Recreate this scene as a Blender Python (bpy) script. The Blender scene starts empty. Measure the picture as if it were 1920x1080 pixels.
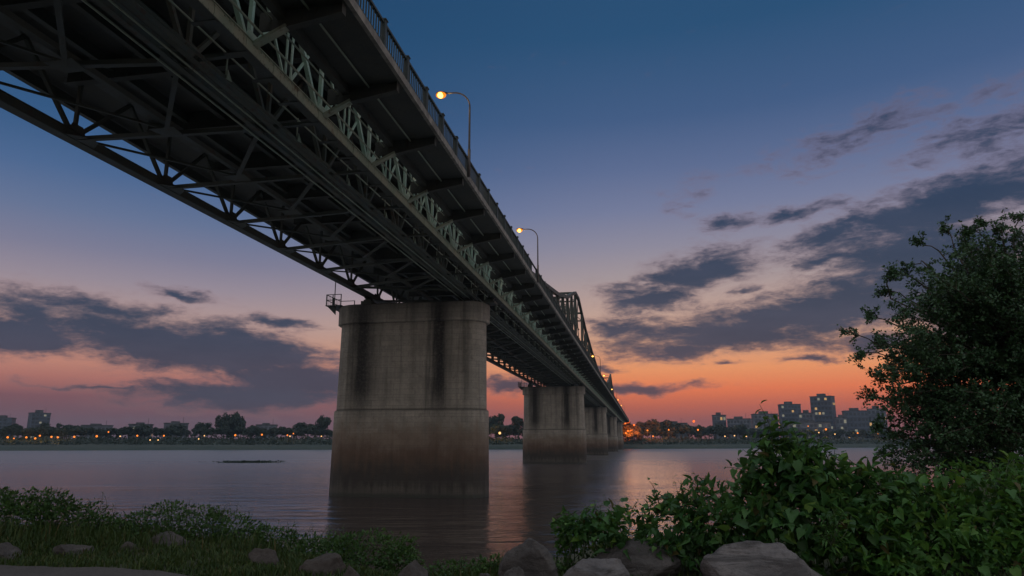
import bpy, math, random
import numpy as np
from mathutils import Vector, Matrix, noise as mnoise

random.seed(7); RNG = np.random.default_rng(7)
sc = bpy.context.scene; COL = sc.collection
W = bpy.data.worlds.new("World"); sc.world = W; W.use_nodes = True
sc.view_settings.view_transform = 'Standard'; sc.view_settings.look = 'None'
sc.view_settings.gamma = 1; sc.view_settings.exposure = 0
sc.view_settings.use_curve_mapping = False

# ------------------------------------------------------------------ camera
FPX = 1300.0                       # focal length in pixels of a 1920 wide picture
PITCH = math.atan(289 / FPX)
HC = 4.0                           # metres above the river
cam = bpy.data.cameras.new("camera"); camo = bpy.data.objects.new("camera", cam); COL.objects.link(camo)
cam.sensor_width = 36; cam.lens = FPX / 1920 * 36; cam.clip_end = 6000; cam.clip_start = 0.05
camo.location = (0, 0, HC); camo.rotation_euler = (math.pi / 2 + PITCH, 0, 0)
sc.camera = camo

def ray(x, y):
    u, v = (x - 960) / FPX, (540 - y) / FPX
    return Vector((u, math.cos(PITCH) - v * math.sin(PITCH), math.sin(PITCH) + v * math.cos(PITCH)))
def at(x, y, d):                   # the point seen at a pixel, d metres ahead
    r = ray(x, y); return Vector((0, 0, HC)) + r * (d / r.y)
def azel(x, y):
    r = ray(x, y).normalized(); return math.degrees(math.atan2(r.x, r.y)), math.degrees(math.asin(r.z))
def mpp(d): return d / FPX         # metres per pixel, roughly

# ------------------------------------------------------------------ tagging
def tag(o, label=None, cat=None, group=None, kind=None):
    if label: o['label'] = label
    if cat: o['category'] = cat
    if group: o['group'] = group
    if kind: o['kind'] = kind
    return o
def empty(name, loc=(0, 0, 0), rz=0.0):
    o = bpy.data.objects.new(name, None); COL.objects.link(o)
    o.location = loc; o.rotation_euler = (0, 0, rz); o.empty_display_size = 0.3; return o
def thing(name, label, cat, loc=(0, 0, 0), rz=0.0, group=None):
    return tag(empty(name, loc, rz), label, cat, group)
def copy_tree(o, parent=None):
    c = o.copy(); COL.objects.link(c)
    if parent: c.parent = parent
    for ch in [x for x in bpy.data.objects if x.parent == o]: copy_tree(ch, c)
    return c

# ------------------------------------------------------------------ mesh building
class MB:
    def __init__(s): s.v = []; s.f = []
    def quadbox(s, c):             # eight corners: bottom ring, top ring
        n = len(s.v); s.v += [tuple(p) for p in c]
        for q in ((3, 2, 1, 0), (4, 5, 6, 7), (0, 1, 5, 4), (1, 2, 6, 5), (2, 3, 7, 6), (3, 0, 4, 7)): s.f.append(tuple(n + i for i in q))
    def box(s, x0, x1, y0, y1, z0, z1):
        s.quadbox([(x0, y0, z0), (x1, y0, z0), (x1, y1, z0), (x0, y1, z0), (x0, y0, z1), (x1, y0, z1), (x1, y1, z1), (x0, y1, z1)])
    def beam(s, p, q, w, h, up=(0, 0, 1)):
        p = Vector(p); q = Vector(q); d = (q - p).normalized(); up = Vector(up)
        if abs(d.dot(up)) > 0.98: up = Vector((1, 0, 0))
        a = d.cross(up).normalized() * (w / 2); b = a.cross(d).normalized() * (h / 2)
        s.quadbox([p - a - b, p + a - b, p + a + b, p - a + b, q - a - b, q + a - b, q + a + b, q - a + b])
    def prism(s, poly, axis, t0, t1):   # poly in the plane across axis
        n = len(s.v); m = len(poly)
        for t in (t0, t1):
            for (a, b) in poly:
                s.v.append((t, a, b) if axis == 0 else (a, t, b) if axis == 1 else (a, b, t))
        s.f.append(tuple(n + i for i in reversed(range(m)))); s.f.append(tuple(n + m + i for i in range(m)))
        for i in range(m):
            j = (i + 1) % m; s.f.append((n + i, n + j, n + m + j, n + m + i))
    def tube(s, pts, rad, k=8, cap=True):
        pts = [Vector(p) for p in pts]; n0 = len(s.v); m = len(pts)
        rad = [rad] * m if not hasattr(rad, '__len__') else rad
        prev = None
        for i, p in enumerate(pts):
            d = (pts[min(i + 1, m - 1)] - pts[max(i - 1, 0)]).normalized()
            a = prev - d * prev.dot(d) if prev is not None else d.orthogonal()
            a.normalize(); prev = a; b = d.cross(a)
            for j in range(k):
                t = 2 * math.pi * j / k; s.v.append(tuple(p + (a * math.cos(t) + b * math.sin(t)) * rad[i]))
        for i in range(m - 1):
            for j in range(k):
                j2 = (j + 1) % k; s.f.append((n0 + i * k + j, n0 + i * k + j2, n0 + (i + 1) * k + j2, n0 + (i + 1) * k + j))
        if cap:
            s.f.append(tuple(n0 + j for j in reversed(range(k)))); s.f.append(tuple(n0 + (m - 1) * k + j for j in range(k)))
    def ellipsoid(s, c, r, nu=12, nv=8):
        n0 = len(s.v); c = Vector(c); r = (r, r, r) if not hasattr(r, '__len__') else r
        for i in range(1, nv):
            th = math.pi * i / nv
            for j in range(nu):
                ph = 2 * math.pi * j / nu
                s.v.append((c.x + r[0] * math.sin(th) * math.cos(ph), c.y + r[1] * math.sin(th) * math.sin(ph), c.z + r[2] * math.cos(th)))
        t = len(s.v); s.v += [(c.x, c.y, c.z + r[2]), (c.x, c.y, c.z - r[2])]
        for i in range(nv - 2):
            for j in range(nu):
                j2 = (j + 1) % nu; s.f.append((n0 + i * nu + j, n0 + (i + 1) * nu + j, n0 + (i + 1) * nu + j2, n0 + i * nu + j2))
        for j in range(nu):
            j2 = (j + 1) % nu
            s.f.append((t, n0 + j, n0 + j2)); s.f.append((t + 1, n0 + (nv - 2) * nu + j2, n0 + (nv - 2) * nu + j))
    def build(s, name, mat, parent=None, smooth=False, off=(0, 0, 0)):
        me = bpy.data.meshes.new(name)
        me.from_pydata([(x - off[0], y - off[1], z - off[2]) for x, y, z in s.v], [], s.f)
        me.materials.append(mat); me.update()
        if smooth: me.shade_smooth()
        o = bpy.data.objects.new(name, me); COL.objects.link(o)
        if parent: o.parent = parent
        return o

def arr_obj(name, V, F, mat, parent=None, smooth=False):
    V = np.asarray(V, dtype=np.float32); F = np.asarray(F, dtype=np.int32); k = F.shape[1]
    me = bpy.data.meshes.new(name)
    me.vertices.add(len(V)); me.vertices.foreach_set('co', V.ravel())
    me.loops.add(F.size); me.loops.foreach_set('vertex_index', F.ravel())
    me.polygons.add(len(F)); me.polygons.foreach_set('loop_start', np.arange(0, F.size, k, dtype=np.int32))
    me.update(calc_edges=True); me.materials.append(mat)
    if smooth: me.shade_smooth()
    o = bpy.data.objects.new(name, me); COL.objects.link(o)
    if parent: o.parent = parent
    return o

# leaf templates: x across, y along, z up
HEART_V = np.array([(0, 0, 0), (-.27, -.10, .05), (-.44, .24, .15), (-.22, .70, .04), (0, 1.05, -.24), (.27, -.10, .05), (.44, .24, .15), (.22, .70, .04), (0, .42, -.03)])
HEART_F = np.array([(0, 8, 2, 1), (8, 4, 3, 2), (0, 5, 6, 8), (8, 6, 7, 4)])
SMALL_V = np.array([(0, 0, 0), (-.27, .45, .08), (0, 1, -.05), (.27, .45, .08), ])
SMALL_F = np.array([(0, 3, 2, 1)])
def leaves_mesh(P, D, N, S, tv, tf):
    """P points, D the way each leaf points, N the way its face looks, S lengths."""
    D = D / np.linalg.norm(D, axis=1, keepdims=True)
    X = np.cross(D, N); X /= np.linalg.norm(X, axis=1, keepdims=True) + 1e-9
    Z = np.cross(X, D)
    V = P[:, None, :] + S[:, None, None] * (tv[None, :, 0:1] * X[:, None, :] + tv[None, :, 1:2] * D[:, None, :] + tv[None, :, 2:3] * Z[:, None, :])
    F = tf[None, :, :] + (np.arange(len(P)) * len(tv))[:, None, None]
    return V.reshape(-1, 3), F.reshape(-1, tf.shape[1])
def rdirs(n):
    d = RNG.normal(size=(n, 3)); return d / np.linalg.norm(d, axis=1, keepdims=True)

# ------------------------------------------------------------------ materials
class NT:
    def __init__(s, tree): s.t = tree; s.n = tree.nodes; s.l = tree.links
    def new(s, typ, **kw):
        n = s.n.new(typ)
        for k, v in kw.items(): setattr(n, k, v)
        return n
    def put(s, sock, v):
        if v is None: return
        if isinstance(v, bpy.types.NodeSocket): s.l.new(v, sock)
        else:
            if hasattr(sock.default_value, '__len__') and hasattr(v, '__len__') and len(sock.default_value) == 4 and len(v) == 3: v = (*v, 1)
            sock.default_value = v
    def math(s, op, a, b=None, c=None, clamp=False):
        n = s.new('ShaderNodeMath', operation=op); n.use_clamp = clamp
        s.put(n.inputs[0], a); s.put(n.inputs[1], b) if b is not None else 0
        if c is not None: s.put(n.inputs[2], c)
        return n.outputs[0]
    def vmath(s, op, a, b=None, out=0):
        n = s.new('ShaderNodeVectorMath', operation=op); s.put(n.inputs[0], a)
        if b is not None: s.put(n.inputs[1], b)
        return n.outputs[out]
    def mix(s, f, a, b, blend='MIX'):
        n = s.new('ShaderNodeMix', data_type='RGBA', blend_type=blend)
        s.put(n.inputs[0], f); s.put(n.inputs[6], a); s.put(n.inputs[7], b); return n.outputs[2]
    def noise(s, vec, scale, detail=4, rough=0.55, out='Fac', dist=0.0):
        n = s.new('ShaderNodeTexNoise'); s.put(n.inputs['Vector'], vec)
        n.inputs['Scale'].default_value = scale; n.inputs['Detail'].default_value = detail; n.inputs['Roughness'].default_value = rough
        n.inputs['Distortion'].default_value = dist
        return n.outputs[out]
    def ramp(s, f, stops, interp='LINEAR'):
        n = s.new('ShaderNodeValToRGB'); n.color_ramp.interpolation = interp; s.put(n.inputs[0], f)
        e = n.color_ramp.elements
        while len(e) < len(stops): e.new(0.5)
        for i, (p, c) in enumerate(stops):
            e[i].position = p; e[i].color = (*c, 1) if hasattr(c, '__len__') else (c, c, c, 1)
        return n.outputs[0]
    def smooth(s, v, a, b, lo=0.0, hi=1.0):
        n = s.new('ShaderNodeMapRange', interpolation_type='SMOOTHSTEP'); s.put(n.inputs[0], v)
        for i, q in enumerate((a, b, lo, hi)): n.inputs[1 + i].default_value = q
        return n.outputs[0]
    def scalevec(s, v, k): return s.vmath('MULTIPLY', v, k)
def comb(T, a, b):
    n = T.new('ShaderNodeCombineXYZ'); T.put(n.inputs[0], a); T.put(n.inputs[1], b); return n.outputs[0]
def lin(c):
    return tuple(((v / 255) / 12.92 if v / 255 <= .04045 else ((v / 255 + .055) / 1.055) ** 2.4) for v in c)
def new_mat(name):
    m = bpy.data.materials.new(name); m.use_nodes = True; T = NT(m.node_tree); T.n.clear()
    out = T.new('ShaderNodeOutputMaterial'); b = T.new('ShaderNodeBsdfPrincipled'); T.l.new(b.outputs[0], out.inputs[0])
    return m, T, b, out
def pos(T): return T.new('ShaderNodeNewGeometry').outputs['Position']
def objc(T): return T.new('ShaderNodeTexCoord').outputs['Object']
def bump(T, b, h, strength, dist):
    n = T.new('ShaderNodeBump'); n.inputs['Strength'].default_value = strength; n.inputs['Distance'].default_value = dist
    T.put(n.inputs['Height'], h); T.l.new(n.outputs[0], b.inputs['Normal'])

def mat_steel(name, base, base2, rust, amount, rough=.6):
    m, T, b, o = new_mat(name); p = pos(T)
    f = T.noise(p, .9, 5, .65); c = T.mix(T.smooth(f, .35, .65), base, base2)
    r = T.smooth(T.noise(T.scalevec(p, (1, 1, .6)), 2.3, 7, .7), .62 - amount, .74 - amount)
    c = T.mix(T.math('MULTIPLY', r, .85), c, rust)
    g = T.noise(p, 12, 4, .6); c = T.mix(T.smooth(g, .5, .8, 0, .35), c, tuple(v * .45 for v in base))
    T.put(b.inputs['Base Color'], c); T.put(b.inputs['Roughness'], T.smooth(f, .3, .7, rough - .1, rough + .15))
    b.inputs['Metallic'].default_value = 0.0; b.inputs['Specular IOR Level'].default_value = .3
    bump(T, b, g, .25, .02); return m
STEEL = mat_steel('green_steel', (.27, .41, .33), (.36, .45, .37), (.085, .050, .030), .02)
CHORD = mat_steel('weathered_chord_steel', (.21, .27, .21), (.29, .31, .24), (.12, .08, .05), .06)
SHADESTEEL = mat_steel('shaded_underside_steel', (.040, .050, .044), (.056, .059, .049), (.055, .035, .024), .06)  # bridge steel darkened in colour to stand in for shade below the deck
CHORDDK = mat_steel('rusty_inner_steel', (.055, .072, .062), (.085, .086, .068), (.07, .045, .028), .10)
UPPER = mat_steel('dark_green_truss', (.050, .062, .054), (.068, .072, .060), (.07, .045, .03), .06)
SOFFIT = mat_steel('shaded_soffit', (.045, .049, .045), (.068, .068, .060), (.04, .03, .024), .05, .8)  # deck and bracket colour darkened to deepen the shade underneath
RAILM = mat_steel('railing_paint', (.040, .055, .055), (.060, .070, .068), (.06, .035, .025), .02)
def mat_plain(name, col, rough=.6, nscale=3., var=.4):
    m, T, b, o = new_mat(name); p = pos(T)
    f = T.noise(p, nscale, 5, .6)
    T.put(b.inputs['Base Color'], T.mix(T.smooth(f, .3, .7), tuple(c * (1 - var) for c in col), tuple(c * (1 + var) for c in col)))
    b.inputs['Roughness'].default_value = rough; bump(T, b, f, .2, .03); return m
SLAB = mat_plain('slab_concrete', (.20, .185, .16), .85, 2.)
POLE = mat_plain('lamp_pole_paint', (.06, .05, .048), .5)

def mat_pier():
    m, T, b, o = new_mat('stained_pier_concrete'); p = objc(T)
    sx = T.new('ShaderNodeSeparateXYZ'); T.l.new(p, sx.inputs[0]); X, Y, Z = sx.outputs
    f1 = T.noise(p, .55, 6, .65); f2 = T.noise(p, 5, 6, .7); f3 = T.noise(T.scalevec(p, (2.2, 2.2, .12)), 1.1, 5, .65)
    c = T.mix(T.smooth(f1, .3, .7), (.245, .218, .18), (.34, .307, .258))
    c = T.mix(T.smooth(f3, .45, .75, 0, .55), c, (.09, .082, .072))         # rain runs
    c = T.mix(T.smooth(f2, .5, .75, 0, .5), c, (.10, .095, .085))
    bk = T.new('ShaderNodeTexBrick'); T.put(bk.inputs['Vector'], comb(T, T.math('ADD', X, T.math('MULTIPLY', Y, .8)), Z)); bk.inputs['Scale'].default_value = 1.; bk.inputs['Brick Width'].default_value = 1.15; bk.inputs['Row Height'].default_value = .42; bk.inputs['Mortar Size'].default_value = .018
    bk.inputs['Color1'].default_value = (.40, .40, .40, 1); bk.inputs['Color2'].default_value = (.62, .60, .58, 1); bk.inputs['Mortar'].default_value = (.22, .22, .22, 1)
    c = T.mix(T.smooth(f1, .3, .7, .25, .6), c, T.mix(1., c, T.vmath('MULTIPLY', bk.outputs['Color'], (1.9, 1.9, 1.9)), 'MULTIPLY'))
    f4 = T.noise(p, 1.6, 8, .75); c = T.mix(T.smooth(f4, .55, .68, 0, .5), c, (.12, .10, .08)); c = T.mix(T.smooth(f4, .40, .30, 0, .35), c, (.40, .38, .35))
    f5 = T.noise(T.scalevec(p, (1, 1, 4.)), 9., 5, .7); c = T.mix(T.smooth(f5, .5, .72, 0, .4), c, (.11, .10, .09))
    st = None                                                              # leaks under the bearings
    for x0, w, top in ((-3.55, 1.15, 1.15), (2.75, .75, 1.15), (4.75, .28, .6), (-5.4, .35, .45), (.6, .3, .35), (-1.2, .25, .25)):
        q = T.math('DIVIDE', T.math('ADD', T.math('SUBTRACT', X, x0), T.math('MULTIPLY', T.math('SUBTRACT', f3, .5), 1.3)), w)
        g = T.math('MULTIPLY', T.math('EXPONENT', T.math('MULTIPLY', T.math('MULTIPLY', q, q), -1.)), top)
        st = g if st is None else T.math('MAXIMUM', st, g)
    zf = T.smooth(Z, 5.2, 8.4, .25, 1.0)
    c = T.mix(T.math('MULTIPLY', T.math('MULTIPLY', st, T.math('MULTIPLY', zf, T.smooth(f2, .2, .6, .75, 1.))), .88), c, (.016, .014, .013))
    topf = T.smooth(T.math('ADD', Z, T.math('MULTIPLY', f3, 1.5)), 13.6, 15.6, 0, .6); c = T.mix(topf, c, (.04, .037, .034))
    zn = T.math('ADD', Z, T.math('ADD', T.math('MULTIPLY', T.math('SUBTRACT', f1, .5), 2.0), T.math('MULTIPLY', T.math('SUBTRACT', f3, .5), 2.4)))
    wet = T.math('MULTIPLY', T.smooth(zn, 4.6, 2.7), T.smooth(zn, .2, 1.3, .80, 1.)); c = T.mix(T.math('MULTIPLY', wet, .92), c, (.020, .0155, .013))
    brown = T.math('MULTIPLY', T.smooth(zn, 6.0, 4.2), T.smooth(zn, 1.4, 3.2)); led = T.math('SUBTRACT', 1., T.math('MULTIPLY', T.math('ABSOLUTE', T.math('SUBTRACT', Z, 6.43)), 7.), clamp=True); c = T.mix(T.math('MULTIPLY', led, .75), c, (.03, .027, .024))
    c = T.mix(T.math('MULTIPLY', brown, .6), c, (.125, .072, .044))
    alg = T.smooth(Z, .45, .1); c = T.mix(T.math('MULTIPLY', alg, .8), c, (.03, .032, .026))
    lf = T.math('PINGPONG', T.math('ADD', Z, .1), .62); c = T.mix(T.math('MULTIPLY', T.smooth(lf, .03, .0), .3), c, (.07, .065, .06))
    T.put(b.inputs['Base Color'], c); b.inputs['Roughness'].default_value = .85
    bump(T, b, T.math('ADD', f2, T.math('MULTIPLY', f1, 1.5)), .5, .06); return m
PIERM = mat_pier()

def mat_rock(name, c1, c2, band=0.0):
    m, T, b, o = new_mat(name); p = objc(T)
    f1 = T.noise(p, 2.2, 7, .65); f2 = T.noise(p, 14, 7, .7); f3 = T.noise(T.scalevec(p, (.7, .7, 5.)), 1.6, 6, .65, dist=.6)
    c = T.mix(T.smooth(f1, .35, .65), c1, c2)
    c = T.mix(T.smooth(f2, .48, .72, 0, .5), c, tuple(v * .4 for v in c1))
    if band: c = T.mix(T.smooth(f3, .46, .60, 0, band), c, tuple(v * .35 for v in c1))
    T.put(b.inputs['Base Color'], c); b.inputs['Roughness'].default_value = .9
    bump(T, b, T.math('ADD', T.math('MULTIPLY', f1, 1.2), T.math('ADD', f2, T.math('MULTIPLY', f3, band * 2))), .8, .05); return m
ROCK_GREY = mat_rock('grey_rock', (.125, .112, .113), (.20, .18, .178), .8)
ROCK_DARK = mat_rock('dark_rock', (.075, .067, .066), (.135, .12, .115), .5)
ROCK_RED = mat_rock('reddish_rock', (.062, .051, .046), (.098, .082, .074), .2)

def mat_leaf(name, dark, light, transl=.25, rough=.45, tip=None):
    m, T, b, out = new_mat(name); g = T.new('ShaderNodeNewGeometry')
    rnd = g.outputs['Random Per Island']; f = T.noise(g.outputs['Position'], 1.7, 3, .5)
    c = T.mix(T.smooth(T.math('ADD', T.math('MULTIPLY', rnd, .6), T.math('MULTIPLY', f, .6)), .25, .95), dark, light)
    if tip: c = T.mix(T.smooth(rnd, .86, .97, 0, .7), c, tip); c = T.mix(T.smooth(rnd, .035, .02, 0, .8), c, (.13, .085, .03))
    T.put(b.inputs['Base Color'], c); b.inputs['Roughness'].default_value = rough; b.inputs['Specular IOR Level'].default_value = .35
    tr = T.new('ShaderNodeBsdfTranslucent'); T.put(tr.inputs[0], T.mix(.5, c, (.09, .12, .02)))
    mx = T.new('ShaderNodeMixShader'); mx.inputs[0].default_value = transl
    T.l.new(b.outputs[0], mx.inputs[1]); T.l.new(tr.outputs[0], mx.inputs[2]); T.l.new(mx.outputs[0], out.inputs[0]); return m
LEAF_VINE = mat_leaf('vine_leaf', (.034, .105, .030), (.078, .20, .050), .40, .42, (.16, .27, .04))
LEAF_CARPET = mat_leaf('carpet_leaf', (.040, .125, .026), (.088, .225, .038), .40, .45, (.16, .28, .035))
LEAF_TREE = mat_leaf('tree_leaf', (.026, .070, .030), (.058, .125, .052), .2, .45)
LEAF_BUSH = mat_leaf('bank_bush_leaf', (.028, .078, .020), (.064, .135, .028), .25, .5)
GRASSM = mat_leaf('grass_blade', (.026, .060, .014), (.070, .105, .026), .3, .6, (.11, .10, .04))
LEAF_FAR = mat_leaf('far_tree_leaf', (.014, .028, .022), (.030, .046, .032), .15, .6)
BARK = mat_plain('bark', (.06, .048, .038), .9, 8.)
STEM = mat_plain('green_stem', (.05, .075, .03), .6, 8.)

def mat_ground(name, c1, c2, c3, sc_=1.):
    m, T, b, o = new_mat(name); p = pos(T)
    f1 = T.noise(p, .5 * sc_, 6, .6); f2 = T.noise(p, 6 * sc_, 6, .7)
    c = T.mix(T.smooth(f1, .35, .65), c1, c2); c = T.mix(T.smooth(f2, .5, .75, 0, .6), c, c3)
    T.put(b.inputs['Base Color'], c); b.inputs['Roughness'].default_value = .95
    bump(T, b, f2, .6, .05); return m
SOIL = mat_ground('bank_soil', (.045, .05, .026), (.07, .075, .035), (.075, .06, .045))
FARLAND = mat_ground('far_bank_ground', (.022, .036, .028), (.036, .048, .036), (.055, .052, .042), .12)
PATHM = mat_ground('worn_asphalt', (.085, .074, .07), (.12, .105, .098), (.05, .044, .042), 2.)

def mat_emit(name, col, strength):
    m = bpy.data.materials.new(name); m.use_nodes = True; T = NT(m.node_tree); T.n.clear()
    e = T.new('ShaderNodeEmission'); T.put(e.inputs[0], col); e.inputs[1].default_value = strength
    o = T.new('ShaderNodeOutputMaterial'); T.l.new(e.outputs[0], o.inputs[0]); return m
BULB = mat_emit('sodium_bulb', (1., .50, .09), 6.)
HALO = mat_emit('amber_halo', (1., .27, .02), 1.1)  # weaker glow, stands in for the halo round the bulb
FARBULB = mat_emit('far_amber_lamp', (1., .25, .03), 1.6)
FARWHITE = mat_emit('far_warm_white_lamp', (1., .55, .20), 1.7)
REDLAMP = mat_emit('orange_red_lamp', (1., .14, .015), 2.2)
LITWIN = mat_emit('lit_window', (1., .58, .22), .5)
LITWIN2 = mat_emit('lit_white_window', (.8, .75, .55), .25)

# ------------------------------------------------------------------ sky
def build_world():
    t = W.node_tree; t.nodes.clear(); T = NT(t)
    d = T.vmath('NORMALIZE', T.new('ShaderNodeTexCoord').outputs['Generated'])
    s = T.new('ShaderNodeSeparateXYZ'); T.l.new(d, s.inputs[0]); x, y, z = s.outputs
    az = T.math('MULTIPLY', T.math('ARCTAN2', x, y), 57.29578); el = T.math('MULTIPLY', T.math('ARCSINE', z), 57.29578)
    q = T.math('DIVIDE', el, 50., clamp=True)
    def R(l, k=1.): return [(min(1, e * (k if e < 34 else 1) / 50), lin(c)) for e, c in l]
    west = T.ramp(q, R([(0, (112, 74, 82)), (1.8, (140, 80, 80)), (3.0, (182, 96, 78)), (4.3, (222, 118, 78)), (6.0, (228, 148, 100)), (8.2, (210, 158, 126)), (10.8, (190, 159, 146)),
        (13.8, (163, 149, 152)), (16.5, (140, 137, 155)), (19.6, (115, 123, 154)), (23, (92, 108, 145)), (27.2, (66, 92, 132)), (33.9, (42, 80, 118)), (50, (28, 64, 100))], .95))
    left = T.ramp(q, R([(0, (92, 74, 86)), (2.0, (102, 78, 90)), (3.8, (120, 82, 90)), (5.4, (168, 110, 102)), (7.0, (192, 134, 116)), (9.0, (186, 144, 130)), (10.8, (178, 150, 145)),
        (13.8, (150, 138, 150)), (16.5, (124, 124, 148)), (19.6, (100, 115, 148)), (23, (76, 103, 144)), (27.2, (52, 88, 130)), (33.9, (36, 76, 114)), (50, (20, 52, 88))], .82))
    east = T.ramp(q, R([(0, (150, 138, 138)), (6, (184, 172, 168)), (14, (196, 188, 184)), (25, (192, 192, 194)), (50, (184, 190, 198))]))  # sky behind the camera, brightened to light the sides facing it
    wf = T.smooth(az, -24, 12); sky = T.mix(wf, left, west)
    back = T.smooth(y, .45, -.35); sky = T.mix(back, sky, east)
    sky = T.mix(T.smooth(el, 40, 60), sky, lin((202, 209, 216)))  # unseen sky overhead brightened to add light on the foreground
    # soft streaks in the glow
    st = T.noise(T.vmath('MULTIPLY', comb(T, az, el), (.05, .9, 1)), 1., 4, .5)
    sky = T.mix(T.smooth(el, 9, 3, 0, .05), sky, T.mix(T.smooth(st, .35, .65), tuple(lin((150, 88, 92))), tuple(lin((232, 140, 98)))), 'SOFT_LIGHT')
    # clouds: each bank an ellipse of the sky, ragged by noise
    c0 = comb(T, az, el)
    wv = T.new('ShaderNodeTexNoise'); T.put(wv.inputs['Vector'], T.vmath('MULTIPLY', c0, (.16, .42, 1))); wv.inputs['Scale'].default_value = 1.; wv.inputs['Detail'].default_value = 5; wv.inputs['Roughness'].default_value = .6
    warp = T.vmath('MULTIPLY', T.vmath('SUBTRACT', wv.outputs['Color'], (.5, .5, .5)), (5.5, 2.6, 0))
    c1 = T.vmath('ADD', c0, warp)
    nh = T.noise(T.vmath('MULTIPLY', c1, (.75, 2.1, 1)), 1., 6, .65)
    n1 = T.noise(T.vmath('MULTIPLY', c0, (.24, .70, 1)), 1., 9, .66, dist=.3)
    def bank(cx, cy, rx, ry, rot, w):
        a, e = azel(cx, cy); a1, _ = azel(cx + rx, cy); _, e1 = azel(cx, cy - ry)
        m = T.new('ShaderNodeMapping', vector_type='TEXTURE'); T.put(m.inputs[0], c1)
        m.inputs['Location'].default_value = (a, e, 0); m.inputs['Rotation'].default_value = (0, 0, math.radians(rot)); m.inputs['Scale'].default_value = (abs(a1 - a), abs(e1 - e), 1)
        L = T.vmath('LENGTH', m.outputs[0], out=1)
        return T.math('MULTIPLY', T.math('SUBTRACT', 1.52, L), w)
    dens = None
    BK = [(190, 572, 170, 20, -4, .9), (350, 645, 320, 52, -7, 1.3), (570, 712, 210, 50, -6, 1.2), (480, 740, 230, 28, 0, 1.3), (30, 624, 170, 36, 0, 1.2), (520, 603, 70, 14, -8, .9),
          (200, 724, 170, 6, -2, .8), (345, 552, 70, 9, -6, .7), (-150, 630, 150, 50, 0, 1.), (620, 668, 40, 7, 0, .7), (960, 722, 70, 15, 0, .9), (730, 700, 120, 40, 0, .9),
          (1310, 508, 115, 38, 8, 1.1), (1215, 556, 95, 30, 6, 1.1), (1400, 612, 300, 44, 5, 1.2), (1580, 575, 200, 62, 10, 1.2), (1270, 655, 90, 22, 0, 1.), (1160, 612, 80, 24, 0, 1.),
          (1760, 392, 330, 50, 12, 1.2), (1560, 440, 110, 22, 16, 1.), (1740, 500, 220, 90, 8, 1.2), (1860, 560, 200, 110, 0, 1.2), (1375, 415, 60, 18, 8, .8), (1490, 402, 90, 16, 6, .8), (1545, 488, 60, 13, 14, .9),
          (1610, 255, 170, 36, 8, .55), (1850, 250, 170, 42, 10, .75), (1780, 200, 150, 24, 8, .45), (1290, 355, 46, 34, 30, .4), (1200, 726, 120, 13, 0, 1.), (1510, 676, 50, 9, 0, .9), (1362, 683, 34, 5, 0, .8), (1400, 545, 50, 8, 0, .7),
          (1140, 688, 46, 8, 0, .8), (1650, 640, 170, 22, 0, .9), (2150, 480, 250, 150, 0, 1.1), (2400, 600, 300, 80, 0, .9)]
    for k in BK:
        v = bank(*k); dens = v if dens is None else T.math('MAXIMUM', dens, v)
    far_c = T.math('MULTIPLY', T.smooth(y, .55, -.1), .25)                    # thin scattered cloud behind the camera
    dens = T.math('ADD', T.math('MAXIMUM', dens, T.math('SUBTRACT', far_c, .25)), T.math('ADD', T.math('MULTIPLY', T.math('SUBTRACT', n1, .53), 2.3), T.math('MULTIPLY', T.math('SUBTRACT', nh, .52), 1.0)))
    m = T.smooth(dens, -.08, .78)
    thick = T.smooth(dens, .12, 1.15)
    n2 = T.noise(T.vmath('MULTIPLY', c0, (.12, .5, 1)), 1., 5, .55)
    low = T.ramp(T.math('DIVIDE', el, 30., clamp=True), [(0, lin((84, 64, 74))), (.12, lin((52, 60, 78))), (.25, lin((34, 55, 80))), (.5, lin((34, 54, 80))), (1, lin((36, 62, 92)))])
    body = T.mix(T.smooth(n2, .35, .7, 0, .30), low, T.mix(.4, low, lin((96, 98, 120))))
    edge = T.mix(.5, sky, T.mix(.4, body, lin((190, 140, 132))))
    cl = T.mix(thick, edge, body)
    sky = T.mix(T.math('MULTIPLY', m, .93), sky, cl)
    # below the horizon: dull reflection of land
    sky = T.mix(T.smooth(el, 0, -2), sky, lin((45, 45, 52)))
    nis = T.new('ShaderNodeTexSky', sky_type='NISHITA'); nis.sun_disc = False; nis.sun_elevation = math.radians(1.0); nis.sun_rotation = math.radians(8)
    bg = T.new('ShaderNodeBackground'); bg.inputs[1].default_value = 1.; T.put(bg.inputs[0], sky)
    b2 = T.new('ShaderNodeBackground'); b2.inputs[1].default_value = .0015; T.put(b2.inputs[0], nis.outputs[0])
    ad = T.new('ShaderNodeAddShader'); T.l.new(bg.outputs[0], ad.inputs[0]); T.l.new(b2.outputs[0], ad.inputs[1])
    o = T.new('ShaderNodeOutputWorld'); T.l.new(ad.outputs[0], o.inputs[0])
build_world()
W.cycles.sampling_method = 'MANUAL'; W.cycles.sample_map_resolution = 512
sl = bpy.data.lights.new('sun', 'SUN'); sl.energy = .05; sl.angle = math.radians(12); sl.color = (1, .55, .32)
so = bpy.data.objects.new('sun', sl); COL.objects.link(so)
so.rotation_euler = Vector((-math.sin(math.radians(8)) * .99, -math.cos(math.radians(8)) * .99, -.035)).to_track_quat('-Z', 'Y').to_euler()

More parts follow.
